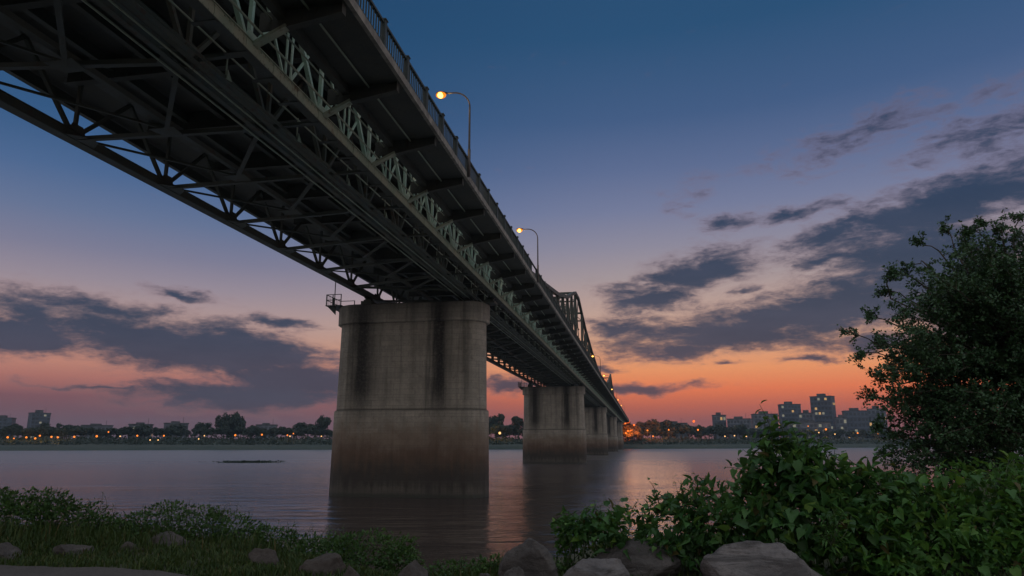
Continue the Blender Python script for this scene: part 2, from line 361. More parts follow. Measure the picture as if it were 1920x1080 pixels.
# ------------------------------------------------------------------ near bank
def sst(a, b, x): t = min(1, max(0, (x - a) / (b - a))); return t * t * (3 - 2 * t)
def zg(x, y):
    gap = math.exp(-((x + .9) / 1.9) ** 2)
    y0 = 11.6 - 2.4 * gap + .5 * math.sin(x * .7)
    z = 2.4 - max(0, y - y0) * .30
    z = max(z, -1.8)
    z += 1.1 * math.exp(-((x - 8.2) / 3.2) ** 2 - ((y - 10.5) / 3.5) ** 2)
    z += .25 * math.exp(-((x + 9) / 3.5) ** 2 - ((y - 12) / 3) ** 2)
    z += .07 * mnoise.noise((x * .9, y * .9, 0)) * (1 if y > 8.6 else .25)
    return z
def grid_obj(name, xs, ys, fz, mat):
    V = [(x, y, fz(x, y)) for y in ys for x in xs]; n = len(xs)
    F = [(j * n + i, j * n + i + 1, (j + 1) * n + i + 1, (j + 1) * n + i) for j in range(len(ys) - 1) for i in range(n - 1)]
    return arr_obj(name, V, F, mat, smooth=True)
xs = [-400, -200, -120, -70, -45] + list(np.arange(-30, 30.1, .5)) + [45, 70, 120, 200, 400]
ys = [-400, -150, -60, -25, -10] + list(np.arange(0, 30.1, .4))
tag(grid_obj('near_bank_ground', xs, ys, zg, SOIL), kind='structure')
def path_edge(x): return 9.14 + .06 * math.sin(x * 1.7) - sst(-4.3, -3.2, x) * .40 - sst(-3.3, -2.6, x) * 6
pxs = np.arange(-30, -2.2, .15)
V = []; F = []
for i, x in enumerate(pxs):
    y1 = path_edge(x) + .05 * mnoise.noise((x * 4, 0, 3))
    for t in np.linspace(0, 1, 14):
        y = -30 + (y1 + 30) * (1 - (1 - t) ** 2); V.append((x, y, zg(x, y) + .03))
for i in range(len(pxs) - 1):
    for j in range(13): F.append((i * 14 + j, (i + 1) * 14 + j, (i + 1) * 14 + j + 1, i * 14 + j + 1))
tag(arr_obj('path', V, F, PATHM, smooth=True), kind='structure')

# ------------------------------------------------------------------ river
def mat_water():
    m, T, b, o = new_mat('river_water'); p = pos(T)
    d = T.vmath('LENGTH', p, out=1)
    w1 = T.noise(T.scalevec(p, (.20, .66, 1)), 1., 4, .5, dist=.5)
    w2 = T.noise(T.scalevec(p, (.75, 2.1, 1)), 1., 4, .6)
    w3 = T.noise(T.scalevec(p, (.02, .07, 1)), 1., 3, .5); w4 = T.noise(T.scalevec(p, (2.2, 5.5, 1)), 1., 3, .6)
    h = T.math('ADD', T.math('MULTIPLY', w1, .20), T.math('ADD', T.math('ADD', T.math('MULTIPLY', w4, .004), T.math('MULTIPLY', w2, T.smooth(w3, .35, .65, .03, .085))), T.math('MULTIPLY', w3, .35)))
    n = T.new('ShaderNodeBump'); n.inputs['Strength'].default_value = 1.; n.inputs['Distance'].default_value = 1.
    T.put(n.inputs['Height'], T.math('MULTIPLY', h, T.smooth(d, 20, 300, 1.25, .7))); T.l.new(n.outputs[0], b.inputs['Normal'])
    T.put(b.inputs['Base Color'], (.06, .046, .042)); T.put(b.inputs['Roughness'], T.smooth(d, 20, 220, .12, .31)); b.inputs['IOR'].default_value = 5.
    return m
WATER = mat_water()
mb = MB(); mb.v = [(-1500, 6, 0), (1500, 6, 0), (1500, 1200, 0), (-1500, 1200, 0)]; mb.f = [(0, 1, 2, 3)]
tag(mb.build('river_water', WATER), kind='structure')

# ------------------------------------------------------------------ bridge
YAW = math.atan(245 / math.hypot(FPX, 289))
NODE0, PAN = 17.05, 4.72
PIERS = [53.0, 138.5, 224.0, 309.5, 395.0]
R_L, R_I, R_R = -21.75, -13.25, -11.1
ZC = 15.25                         # underside of the bottom chords
ZD = 19.0                          # underside of the upper deck
RC = -16.4
def bw(r, a, z=0.0): return Vector((a * math.sin(YAW) + r * math.cos(YAW), a * math.cos(YAW) - r * math.sin(YAW), z))
UP = [(53, 19.3), (60, 20.2), (73, 22.0), (81, 22.8), (98, 24.9), (115, 27.9), (122, 30.6), (131, 31.6), (149, 27.8), (168, 25.3), (190, 23.2), (212, 22.4), (240, 23.6), (257, 26.2), (272, 29.6), (286, 25.8), (300, 22.8), (325, 21.8), (395, 21.2), (600, 21.)]
def ztop(a): return float(np.interp(a, [u[0] for u in UP], [u[1] for u in UP]))

def build_span(a0, a1, label, detail, upper):
    root = thing('bridge_span', label, 'bridge', bw(RC, a0, ZC), -YAW, 'steel spans of the river bridge')
    def P(r, a, z): return (r - RC, a - a0, z - ZC)
    def bm(m, p, q, w, h, up=(0, 0, 1)): m.beam(P(*p), P(*q), w, h, up)
    ks = [k for k in range(-8, 130) if a0 + .6 < NODE0 + k * PAN < a1 - .6]
    nodes = [NODE0 + k * PAN for k in ks]
    # bottom chords: box with wider flange plates and a batten at each node
    ZL = ZC + .36
    nodesL = [x for x in (22.0 + 5.45 * k for k in range(-7, 6))] if a0 < 0 else nodes
    nodesL = [x for x in nodesL if a0 + .6 < x < a1 - .6]
    for r, w, h, zc in ((R_L, .40, .36, ZL), (R_R - .03, .26, .42, ZC)):
        m = MB(); bm(m, (r, a0, zc + .03 + h / 2), (r, a1, zc + .03 + h / 2), w, h - .06)
        fl = MB(); bm(fl, (r, a0, zc + .014), (r, a1, zc + .014), w + .08, .028); bm(m, (r, a0, zc + h + .014), (r, a1, zc + h + .014), w + .10, .028)
        if detail and r > R_L:
            for a in np.arange(max(a0, 8) + .3, min(a1, 80), .24):
                for zz in (zc + .09, zc + h - .05): m.box(r + w / 2 - RC, r + w / 2 + .022 - RC, a - a0 - .022, a - a0 + .022, zz - .022 - ZC, zz + .022 - ZC)
            for a in np.arange(max(a0, 8) + .9, min(a1, 80), PAN / 3):
                m.box(r + w / 2 + .001 - RC, r + w / 2 + .016 - RC, a - a0 - .16, a - a0 + .16, .04, h - .01)
                fl.box(r - w / 2 - .5 - RC, r + w / 2 - RC, a - a0 - .09, a - a0 + .09, -.022, -.002)
        ch = m.build('bottom_chord', CHORD if r > R_L else SHADESTEEL, root); fl.build('chord_flange', SHADESTEEL, ch)  # bottom flange and battens take the darker steel, shade put into the colour
    m = MB()
    for dr in (-.26, .26):
        bm(m, (R_I + dr, a0, ZC + .2), (R_I + dr, a1, ZC + .2), .05, .36); bm(m, (R_I + dr * 1.3, a0, ZC + .012), (R_I + dr * 1.3, a1, ZC + .012), .20, .024)
    for a in np.arange(a0 + .5, a1, 1.18): bm(m, (R_I - .3, a, ZC + .04), (R_I + .3, a + .45, ZC + .04), .07, .02)
    m.build('bottom_chord', CHORDDK, root)
    for r in (R_L, R_I, R_R):
        m = MB(); bm(m, (r, a0, ZD - .22), (r, a1, ZD - .22), .36, .42); m.build('top_chord', SHADESTEEL, root)
    # webs
    def member(sep, p, q, w, h, name, mat, up=(0, 1, 0)):
        if sep: mm = MB(); bm(mm, p, q, w, h, up); mm.build(name, mat, root)
        else: bm(web, p, q, w, h, up)
    for r, zt in ((R_L, .76), (R_I, .36), (R_R - .1, .46)):
        sep = detail == 2 or (detail == 1 and r == R_R); web = MB(); mat = STEEL if r == R_R - .1 else CHORDDK if r == R_I else SHADESTEEL
        hp = (5.45 if a0 < 0 and r == R_L else PAN) / 2
        for a in (nodesL if r == R_L else nodes):
            member(sep, (r, a, ZC + zt), (r, a, ZD - .43), .13, .13, 'vertical', mat)
            if r > R_I and a + hp < a1:   # hangers at the half panel, and slim counter braces
                for dr in (-.10, .10): member(sep, (r + dr, a + hp, ZC + zt - .04), (r + dr, a + hp, ZD - .43), .055, .07, 'hanger', mat)
                member(sep, (r - .05, a + hp + .08, ZC + zt - .04), (r - .05, a + hp * 1.9, ZD - .43), .08, .07, 'counter_brace', mat, (1, 0, 0))
                member(sep, (r - .05, a + hp - .08, ZC + zt - .04), (r - .05, a + hp * .1, ZD - .43), .08, .07, 'counter_brace', mat, (1, 0, 0))
            for s in (-1, 1):
                if not (a0 < a + s * hp < a1): continue
                for dr in ((-.11, .11) if r != R_I else (0,)):
                    pass
                member(sep, (r, a + s * .16, ZC + zt - .05), (r, a + s * hp, ZD - .43), .14, .15, 'diagonal', mat, (1, 0, 0))
            hg = .5
            for dr in (-.12, .12):
                poly = [(-.5, .05), (.5, .05), (.5, .22), (.26, hg + .16), (-.26, hg + .16), (-.5, .22)]
                t = r + dr + (-.02 if dr < 0 else 0)
                g = MB(); g.prism([(y + a - a0, z + ZC + zt - .34 - ZC) for y, z in poly], 0, t - RC, t - RC + .02)
                if sep and dr > 0: gg.v += []; n = len(gg.v); gg.v += g.v; gg.f += [tuple(i + n for i in f) for f in g.f]; gg.build('gusset_plate', mat, root)
                elif sep: gg = g
                else: n = len(web.v); web.v += g.v; web.f += [tuple(i + n for i in f) for f in g.f]
        if not sep: web.build('truss_web', mat, root)
    # lateral bracing in the plane of the bottom chords
    RM = (R_L + R_I) / 2 + .5
    cg = MB(); lb = MB(); cs = MB(); fb = MB(); kb = MB(); br = MB(); rl = MB()
    def fin(m, name, mat):
        nonlocal_dict = None
        if detail and m.v: m.build(name, mat, root); return MB()
        return m
    for i, a in enumerate(nodes):
        aL = nodesL[i] if i < len(nodesL) and a0 > 0 else min(nodesL, key=lambda x: abs((x - 22.0) / 5.45 - (a - NODE0 - PAN) / PAN)) if a0 < 0 else a
        bm(cs, (R_L + .2, aL, ZL + .10), (R_I - .3, a, ZC + .12), .20, .16); cs = fin(cs, 'cross_strut', SHADESTEEL)
        bm(cs, (R_I + .3, a, ZC + .15), (R_R - .2, a, ZC + .15), .16, .12); cs = fin(cs, 'cross_strut', SHADESTEEL)
        c0 = a + PAN - .55
        if c0 < a1 - .3:
            bm(lb, (R_I - .35, a + .1, ZC + .10), (RM, c0, ZC + .10), .16, .10); lb = fin(lb, 'lateral_brace', SHADESTEEL)
            bm(lb, (R_L + .25, aL + .1, ZL + .14), (RM, c0, ZC + .14), .08, .08); lb = fin(lb, 'lateral_brace', SHADESTEEL)
        m = cg; m.prism([(RM - RC - .55, a - a0 - .8), (RM - RC + .5, a - a0 - .85), (RM - RC + .4, a - a0 - .12), (RM - RC - .35, a - a0 - .12)], 2, .06, .085)
        cg = fin(cg, 'bracing_gusset', SHADESTEEL); m = cg
        for r, sg, an, zz in ((R_L, 1, aL, .36), (R_I, -1, a, 0)):
            m.prism([(r - RC + sg * .2, an - a0 - .75), (r - RC + sg * .2, an - a0 + .85), (r - RC + sg * .85, an - a0 + .35), (r - RC + sg * .85, an - a0 - .2)][::sg], 2, .03 + zz, .055 + zz)
            if detail: cg = fin(cg, 'bracing_gusset', SHADESTEEL); m = cg
        # floor beam under the upper deck
        m = fb; m.box(-22.2 - RC, R_R - .35 - RC, a - a0 - .02, a - a0 + .02, ZD - .95 - ZC, ZD - .03 - ZC)
        m.box(-22.2 - RC, R_R - .35 - RC, a - a0 - .16, a - a0 + .16, ZD - .98 - ZC, ZD - .95 - ZC); fb = fin(fb, 'floor_beam', SOFFIT)
        # knee brace and tapered bracket of the side walkway
        bm(kb, (R_R + .10, a, ZC + .40), (-9.97, a, 16.14), .10, .26, (0, 1, 0)); kb.build('knee_brace', CHORD, root); kb = MB()
        m = br; poly = [(R_R + .2 - RC, .80), (-9.95 - RC, .85), (-8.22 - RC, 1.13), (-8.22 - RC, 1.45), (R_R + .2 - RC, 1.45)]
        m.prism(poly, 1, a - a0 - .02, a - a0 + .02)
        q = [P(-9.95, a, ZC + .83), P(-8.22, a, ZC + 1.11)]; m.beam(q[0], q[1], .26, .03); m.box(-8.22 - RC, -8.19 - RC, a - a0 - .13, a - a0 + .13, 1.09, 1.45)
        br.build('walkway_bracket', SOFFIT, root); br = MB()
    for mm, nm, mt in ((cs, 'cross_strut', SHADESTEEL), (lb, 'lateral_brace', SHADESTEEL), (cg, 'bracing_gusset', SHADESTEEL), (fb, 'floor_beam', SHADESTEEL), (kb, 'knee_brace', CHORD), (br, 'walkway_bracket', SOFFIT)):
        if mm.v: mm.build(nm, mt, root)
    m = MB(); bm(m, (RM, a0, ZC + .40), (RM, a1, ZC + .40), .22, .20); m.build('bracing_spine', SHADESTEEL, root)
    # stringers and decks
    for r in (-24.3, -20.2, -18.3, -16.4, -14.6, -12.4):
        m = MB(); bm(m, (r, a0, ZD - .3), (r, a1, ZD - .3), .05, .52); bm(m, (r, a0, ZD - .57), (r, a1, ZD - .57), .24, .03); m.build('stringer', SHADESTEEL, root)
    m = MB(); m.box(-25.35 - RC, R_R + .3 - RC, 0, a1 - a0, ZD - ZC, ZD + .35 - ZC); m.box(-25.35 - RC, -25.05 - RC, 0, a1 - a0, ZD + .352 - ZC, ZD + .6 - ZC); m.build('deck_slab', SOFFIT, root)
    m = MB(); m.box(-10.25 - RC, -8.12 - RC, 0, a1 - a0, 1.455, 1.65); m.box(-10.3 - RC, -10.05 - RC, 0, a1 - a0, 1.15, 1.452)
    wk = m.build('walkway_slab', SOFFIT, root)
    m = MB(); m.box(-8.118 - RC, -7.98 - RC, 0, a1 - a0, 1.42, 1.71); m.build('walkway_edge', SLAB, wk)
    # walkway railing: square posts, thick top rail, rows of upright bars
    ZR = 16.96
    m = MB(); bm(m, (-8.12, a0, ZR + .98), (-8.12, a1, ZR + .98), .11, .09); bm(m, (-8.12, a0, ZR + .20), (-8.12, a1, ZR + .20), .06, .06)
    rail = m.build('railing', RAILM, root)
    pa = [NODE0 + .55 + k * PAN / 2 for k in range(-30, 300) if a0 < NODE0 + .55 + k * PAN / 2 < a1]
    allp = MB(); allb = MB()
    for a in pa:
        p = allp; p.box(-8.20 - RC, -8.02 - RC, a - a0 - .095, a - a0 + .095, ZR - .28 - ZC, ZR + 1.05 - ZC); p.box(-8.23 - RC, -7.99 - RC, a - a0 - .12, a - a0 + .12, ZR + 1.052 - ZC, ZR + 1.09 - ZC)
        if detail: p.build('railing_post', RAILM, rail); allp = MB()
        q = allb; nb = 11
        for j in range(1, nb):
            t = a + j * PAN / 2 / nb
            if t < a1: q.box(-8.14 - RC, -8.10 - RC, t - a0 - .018, t - a0 + .018, ZR + .2301 - ZC, ZR + .9349 - ZC)
        if detail and q.v: q.build('railing_panel', RAILM, rail); allb = MB()
    if allp.v: allp.build('railing_post', RAILM, rail)
    if allb.v: allb.build('railing_panel', RAILM, rail)
    # service pipes along the chords
    m = MB(); m.tube([P(R_R + .42, a0, ZC + .62), P(R_R + .42, a1, ZC + .62)], .035, 6); m.build('conduit', CHORD, root)
    m = MB(); m.tube([P(R_I + .62, a0, ZC + .10), P(R_I + .62, a1, ZC + .10)], .06, 8); m.build('service_pipe', CHORDDK, root)
    for r, z, rad in ((R_I - .62, ZC - .02, .035), (R_I + .1, ZC - .06, .03), (R_I + 1.0, ZC + .55, .03), (-9.3, 16.62, .035), (-10.5, 16.45, .03)):
        m = MB(); m.tube([P(r, a0, z), P(r, a1, z)], rad, 6); m.build('conduit', CHORD, root)
    for a in (nodes if detail else []):
        m = MB(); bm(m, (R_I + .62, a + 1.1, ZC + .05), (R_I + .62, a + 1.1, ZC + 1.0), .04, .04, (0, 1, 0)); m.prism([(a - a0 + 1.0, .0), (a - a0 + 1.3, .05), (a - a0 + 1.05, .34)], 0, R_I + .70 - RC, R_I + .73 - RC); m.build('pipe_hanger', CHORD, root)
    if upper:
        us = max(a0, 53.5); a = us; st = []
        step = PAN * 1.5 if detail else PAN * 2
        un = [x for x in np.arange(NODE0 + PAN * 8, 620, step) if us <= x <= a1]
        for r in (R_L, R_R - .15):
            tc = MB(); pts = [us] + list(un) + [a1]
            for p, q in zip(pts[:-1], pts[1:]):
                if q - p < .05: continue
                bm(tc, (r, p, ztop(p)), (r, q, ztop(q)), .5, .5)
            tc.build('upper_chord', UPPER, root)
            uv = MB(); ud = MB()
            for x, x2 in zip(un[:-1], un[1:]):
                bm(uv, (r, x, ZD + .36), (r, x, ztop(x) - .25), .42, .34, (0, 1, 0))
                if detail: uv.build('upper_vertical', UPPER, root); uv = MB()
                for (s0, s1) in ((0, 1), (1, 0)):
                    pz = [ZD + .4, ztop(x) - .25]; qz = [ZD + .4, ztop(x2) - .25]
                    bm(ud, (r + (.09 if s0 else -.09), x, pz[s0]), (r + (.09 if s0 else -.09), x2, qz[s1]), .14, .16, (1, 0, 0))
                hm = (ZD + .4 + ztop(x) - .25) / 2; hm2 = (ZD + .4 + ztop(x2) - .25) / 2
                if ztop(x) > 23: bm(ud, (r, x, hm), (r, x2, hm2), .12, .16)
                if detail: ud.build('upper_diagonal', UPPER, root); ud = MB()
            if uv.v: uv.build('upper_vertical', UPPER, root)
            if ud.v: ud.build('upper_diagonal', UPPER, root)
        ps = MB()
        for x in un[::2]:
            if ztop(x) > 25.5:
                bm(ps, (R_L, x, ztop(x)), (R_R - .15, x, ztop(x)), .3, .35)
                bm(ps, (R_L, x, ztop(x) - 1.6), (R_R - .15, x, ztop(x) - 1.6), .2, .25)
                for j in range(6):
                    r0 = R_L + (R_R - .15 - R_L) * j / 6; r1 = R_L + (R_R - .15 - R_L) * (j + 1) / 6
                    bm(ps, (r0, x, ztop(x) - (0 if j % 2 else 1.6)), (r1, x, ztop(x) - (1.6 if j % 2 else 0)), .12, .12, (0, 1, 0))
                if detail: ps.build('portal_strut', UPPER, root); ps = MB()
        if ps.v: ps.build('portal_strut', UPPER, root)
    return root
build_span(-14.0, PIERS[0] - .03, 'near steel truss span overhead with walkway railing, ending on the nearest pier', 2, False)
build_span(PIERS[0] + .03, PIERS[1] - .03, 'second steel span from nearest pier, its side trusses rising above deck to a peak', 1, True)
build_span(PIERS[1] + .03, PIERS[2] - .03, 'third steel span, its upper trusses sloping down from the tall peak', 0, True)
build_span(PIERS[2] + .03, PIERS[3] - .03, 'fourth steel span carrying the smaller second peak', 0, True)
build_span(PIERS[3] + .03, PIERS[4] - .03, 'fifth steel span, low upper truss near the far bank', 0, True)
build_span(PIERS[4] + .03, 520.0, 'farthest steel span running onto the opposite bank by the glowing trees', 0, True)

def stadium(hx, hy, n=10):
    p = []
    for i in range(n + 1):
        t = -math.pi / 2 + math.pi * i / n; p.append((hx - hy + hy * math.cos(t), hy * math.sin(t)))
    for i in range(n + 1):
        t = math.pi / 2 + math.pi * i / n; p.append((-hx + hy + hy * math.cos(t), hy * math.sin(t)))
    return p
def loft(m, rings):
    n0 = len(m.v); k = len(rings[0][0])
    for poly, z in rings: m.v += [(x, y, z) for x, y in poly]
    for i in range(len(rings) - 1):
        for j in range(k): m.f.append((n0 + i * k + j, n0 + i * k + (j + 1) % k, n0 + (i + 1) * k + (j + 1) % k, n0 + (i + 1) * k + j))
    m.f.append(tuple(n0 + j for j in reversed(range(k)))); m.f.append(tuple(n0 + (len(rings) - 1) * k + j for j in range(k)))
PR = -17.85
def build_pier(a, label, dr=0.):
    PR = -17.85 + dr
    root = thing('bridge_pier', label, 'bridge pier', bw(PR, a, 0), -YAW, 'concrete piers of the bridge')
    m = MB(); loft(m, [(stadium(6.34, 2.0), -3), (stadium(6.30, 1.98), .9), (stadium(6.24, 1.96), 6.30), (stadium(6.20, 1.92), 6.40)]); m.build('pier_base', PIERM, root)
    m = MB(); loft(m, [(stadium(6.08, 1.82), 6.402), (stadium(6.0, 1.76), 13.2)]); m.build('pier_shaft', PIERM, root)
    m = MB(); loft(m, [(stadium(6.22, 1.98), 13.202), (stadium(6.28, 2.04), 13.26), (stadium(6.28, 2.04), 14.62), (stadium(6.16, 1.90), 14.72)]); m.build('pier_cap', PIERM, root)
    for r, e in ((R_L, .36), (R_I, 0), (R_R - .4, 0)):
        m = MB(); m.box(r - PR - .45, r - PR + .45, -.6, .6, 14.72, 14.9 + e); m.box(r - PR - .3, r - PR + .3, -.4, .4, 14.902 + e, 15.05 + e); m.tube([(r - PR - .3, 0, 15.12 + e), (r - PR + .3, 0, 15.12 + e)], .09, 10); m.box(r - PR - .28, r - PR + .28, -.35, .35, 15.19 + e, 15.245 + e)
        m.build('bearing', SHADESTEEL, root)
    # small inspection platform at the upstream end
    m = MB(); m.box(-6.95, -5.6, -1.6, 1.2, 14.74, 14.80); m.prism([(-6.2, 14.05), (-6.2, 14.738), (-6.9, 14.738)], 1, -1.3, -1.2); m.prism([(-6.2, 14.05), (-6.2, 14.738), (-6.9, 14.738)], 1, .7, .8)
    pf = m.build('platform', RAILM, root)
    m = MB(); T0 = 15.65
    for x, y in ((-6.9, -1.55), (-6.9, -.2), (-6.9, 1.15), (-6.35, -1.55), (-5.65, -1.55), (-5.65, 1.15)): m.box(x - .03, x + .03, y - .03, y + .03, 14.80, T0)
    for z in (15.2, T0):
        m.box(-6.93, -5.62, -1.575, -1.525, z, z + .05); m.box(-6.93, -5.62, 1.125, 1.175, z, z + .05); m.box(-6.925, -6.875, -1.52, 1.12, z + .002, z + .048)
    for j in range(9): m.box(-6.91, -6.89, -1.4 + j * .28, -1.38 + j * .28, 14.80, T0)
    m.tube([(-6.2, -1.55, 14.8), (-6.2, -1.55, 17.0)], .04, 6)
    m.build('platform_railing', RAILM, pf)
    return root
for a, l in zip(PIERS, ('nearest and largest stained concrete pier with rounded ends, rising from the river', 'second concrete pier, right behind the nearest one', 'third concrete pier from the camera, half hidden by the second', 'fourth concrete pier, a narrow sliver beyond the third', 'farthest concrete pier near the opposite bank')):
    build_pier(a, l, {53.0: 0., 138.5: .8, 224.0: .9, 309.5: 1.1}.get(a, 1.2))

# street lamps on the walkway edge
def light(name, loc, col, energy, parent, rad=.12):
    l = bpy.data.lights.new(name, 'POINT'); l.energy = energy; l.color = col; l.shadow_soft_size = rad
    o = bpy.data.objects.new(name, l); COL.objects.link(o); o.location = loc; o.parent = parent; return o
def build_lamp(a, label, h=4.5):
    root = thing('street_lamp', label, 'street lamp', bw(-7.9, a, 16.99), -YAW, 'lamps along the bridge walkway')
    m = MB(); m.tube([(0, 0, -.25), (0, 0, 1.2)], .075, 10); m.tube([(0, 0, 1.2), (0, 0, h - 1.0)], [.055, .045], 10, False); m.build('pole', POLE, root, True)
    m = MB(); pts = [(0, 0, h - 1.0)] + [(-.85 * (1 - math.cos(t)), 0, h - 1.0 + .85 * math.sin(t)) for t in np.linspace(.15, math.pi / 2, 8)] + [(-1.28, 0, h - .14)]
    m.tube(pts, .04, 8); m.build('arm', POLE, root, True)
    m = MB(); m.ellipsoid((-1.50, 0, h - .10), (.30, .15, .075)); hd = m.build('lamp_head', POLE, root, True)
    m = MB(); m.ellipsoid((-1.52, 0, h - .21), (.27, .21, .17)); m.build('halo_bowl', HALO, hd, True)  # glowing shell added round the bulb as its halo
    m = MB(); m.ellipsoid((-1.52, -.07, h - .25), (.17, .17, .15)); bl = m.build('bulb', BULB, hd, True)
    light('lamp_light', (-1.52, 0, h - .45), (1, .55, .2), 60, hd)
    return root
build_lamp(31.2, 'nearest lit curved-arm street lamp, standing over the near span railing')
build_lamp(54.7, 'second lit street lamp along the railing, just past the nearest pier')
for a, l in ((143, 'small street lamp beyond the tall truss peak'), (186, 'tiny lit street lamp just before the second truss peak'), (236, 'tiny lit street lamp at the foot of the second truss peak'), (296, 'distant lamp past the second truss peak'), (342, 'farthest lamp near the end of the railing')):
    build_lamp(a, l)

# ------------------------------------------------------------------ far bank
DX = [-900, -300, 0, 300, 620, 940, 1180, 1400, 1650, 1920, 2400, 3200]
DD = [300, 318, 333, 355, 372, 386, 420, 450, 520, 560, 600, 650]
DA = [azel(x, 829)[0] for x in DX]
def shore(az): return float(np.interp(az, DA, DD))
def far_h(az, d):
    t = d - shore(az)
    z = -1 + 2.6 * sst(0, 10, t) + 1.2 * sst(8, 30, t) + 3.0 * sst(28, 48, t)
    return z + .5 * mnoise.noise((az * .9, t * .05, 0)) * sst(2, 12, t)
azs = np.arange(-55, 55.1, .5); ds = [-6, 0, 3, 6, 10, 16, 24, 30, 36, 42, 50, 70, 110, 200, 400, 900]
V = []; F = []
for a in azs:
    for t in ds:
        d = (shore(a) + t) / math.cos(math.radians(a)); V.append((d * math.sin(math.radians(a)), d * math.cos(math.radians(a)), far_h(a, shore(a) + t)))
n = len(ds)
for i in range(len(azs) - 1):
    for j in range(n - 1): F.append((i * n + j, (i + 1) * n + j, (i + 1) * n + j + 1, i * n + j + 1))
tag(arr_obj('far_bank_ground', V, F, FARLAND, smooth=True), kind='structure')
def fpos(px, t):                   # a point t metres behind the far waterline, in the direction of a pixel column
    az = azel(px, 829)[0]; y = shore(az) + t
    return Vector((y * math.tan(math.radians(az)), y, far_h(az, y)))

def far_tree_mesh(seed, h, wd, name_l, lob=14):
    rs = np.random.default_rng(seed); Ps = []; Ns = []
    for i in range(lob):
        u = rs.uniform(-1, 1, 3); c = np.array([u[0] * wd * .36, u[1] * wd * .36, h * (.58 + .26 * u[2])]); r = rs.uniform(.16, .26) * wd
        if i == 0: c[:] = (0, 0, h * .62); r = .32 * wd
        dd = rs.normal(size=(70, 3)); dd /= np.linalg.norm(dd, axis=1, keepdims=True)
        Ps.append(c + dd * r * rs.uniform(.65, 1.08, (70, 1)) * np.array([1, 1, .85])); Ns.append(dd)
    P = np.concatenate(Ps); N = np.concatenate(Ns)
    jit = rs.normal(size=P.shape); D = np.cross(N, jit); N2 = N + .5 * rs.normal(size=P.shape)
    return leaves_mesh(P, D, N2, rs.uniform(.5, 1.0, len(P)) * wd * .13, HEART_V, HEART_F)
def make_far_tree(seed, h, wd):
    root = thing('tree', 'dark leafy tree in the row along the far bank', 'tree', group='trees along the far bank')
    V, F = far_tree_mesh(seed, h, wd, ''); arr_obj('crown', V, F, LEAF_FAR, root)
    m = MB(); m.tube([(0, 0, -.6), (.1, 0, h * .35), (0, .1, h * .62)], [.28, .2, .1], 7); m.build('trunk', BARK, root, True)
    return root
protos = [make_far_tree(100 + i, 10, w) for i, w in enumerate((8.5, 10, 7.5, 11, 9, 6.5))]
used = set()
def place_tree(px, t, h, label=None, rot=None, wscale=1.):
    i = random.randrange(len(protos)); pr = protos[i]
    o = pr if i not in used else copy_tree(pr); used.add(i)
    o.location = fpos(px, t); s = h / 10; o.scale = (s * wscale, s * wscale, s); o.rotation_euler = (0, 0, random.uniform(0, 6.28))
    if label: o['label'] = label
    else: o['label'] = 'dark leafy tree in the row along the far bank'
    return o
for i in protos: pass
first = True
px = -60
while px < 650:
    place_tree(px, random.uniform(44, 62), random.uniform(5.4, 7.6), wscale=random.uniform(1.0, 1.35)); px += random.uniform(9, 15)
for px, h in ((20, 8.5), (75, 9), (120, 8.8), (270, 9), (330, 8.5), (380, 9.2), (470, 8.4), (555, 9.8), (575, 9.0)): place_tree(px, random.uniform(66, 85), h + 1.0, wscale=1.2)
px = 660
while px < 1200:
    place_tree(px, random.uniform(46, 62), random.uniform(8, 10.5), wscale=random.uniform(1., 1.3)); px += random.uniform(10, 17)
px = 1190
while px < 1700:
    place_tree(px, random.uniform(46, 70), random.uniform(8.5, 11.5) if px < 1400 else random.uniform(7, 9), wscale=random.uniform(1., 1.3)); px += random.uniform(10, 15)
place_tree(418, 56, 15.0, 'left tree of the taller clump standing above the far left bank', wscale=.5)
place_tree(432, 60, 15.8, 'middle tree of the taller clump standing above the far left bank', wscale=.5)
place_tree(446, 57, 14.8, 'right tree of the taller clump standing above the far left bank', wscale=.5)
place_tree(607, 56, 15.0, 'tall dark tree on the far bank beside the nearest pier left edge', wscale=.65)
place_tree(930, 58, 15.6, 'bluish tree on the far bank right of the nearest pier', wscale=.6)
place_tree(972, 56, 15.0, 'broad tree on the far bank between the two nearest piers', wscale=1.2)
for px, h in ((1206, 13.5), (1222, 14.5), (1238, 14.), (1254, 13)): place_tree(px, 60, h, 'tall dark tree right of the bridge end on the far bank'); 
for o in [x for x in bpy.data.objects if x.get('label') == 'tall dark tree right of the bridge end on the far bank']: o['group'] = 'tall trees by the bridge end'
glow_trees = [place_tree(px, t, h, 'tree glowing red under the lamps at the bridge end') for px, t, h in ((1181, 34, 7), (1190, 38, 8.), (1197, 36, 6.5))]
for o in glow_trees: o['group'] = 'red glowing trees at the bridge end'

# scrub at the foot of the far trees
def far_scrub():
    n = 9000; P = np.zeros((n, 3)); 
    for i in range(n):
        px = random.uniform(-80, 1750); p = fpos(px, random.uniform(24, 48)); P[i] = (p.x, p.y, p.z + random.uniform(0, 1.3) ** 1.5)
    N = rdirs(n); N[:, 1] -= 1; D = np.cross(N, rdirs(n)); V, F = leaves_mesh(P, D, N, RNG.uniform(.7, 1.6, n), HEART_V, HEART_F)
    return arr_obj('bank_undergrowth', V, F, LEAF_FAR)
tag(far_scrub(), 'dark low scrub covering the far bank below the trees', 'undergrowth', kind='stuff')

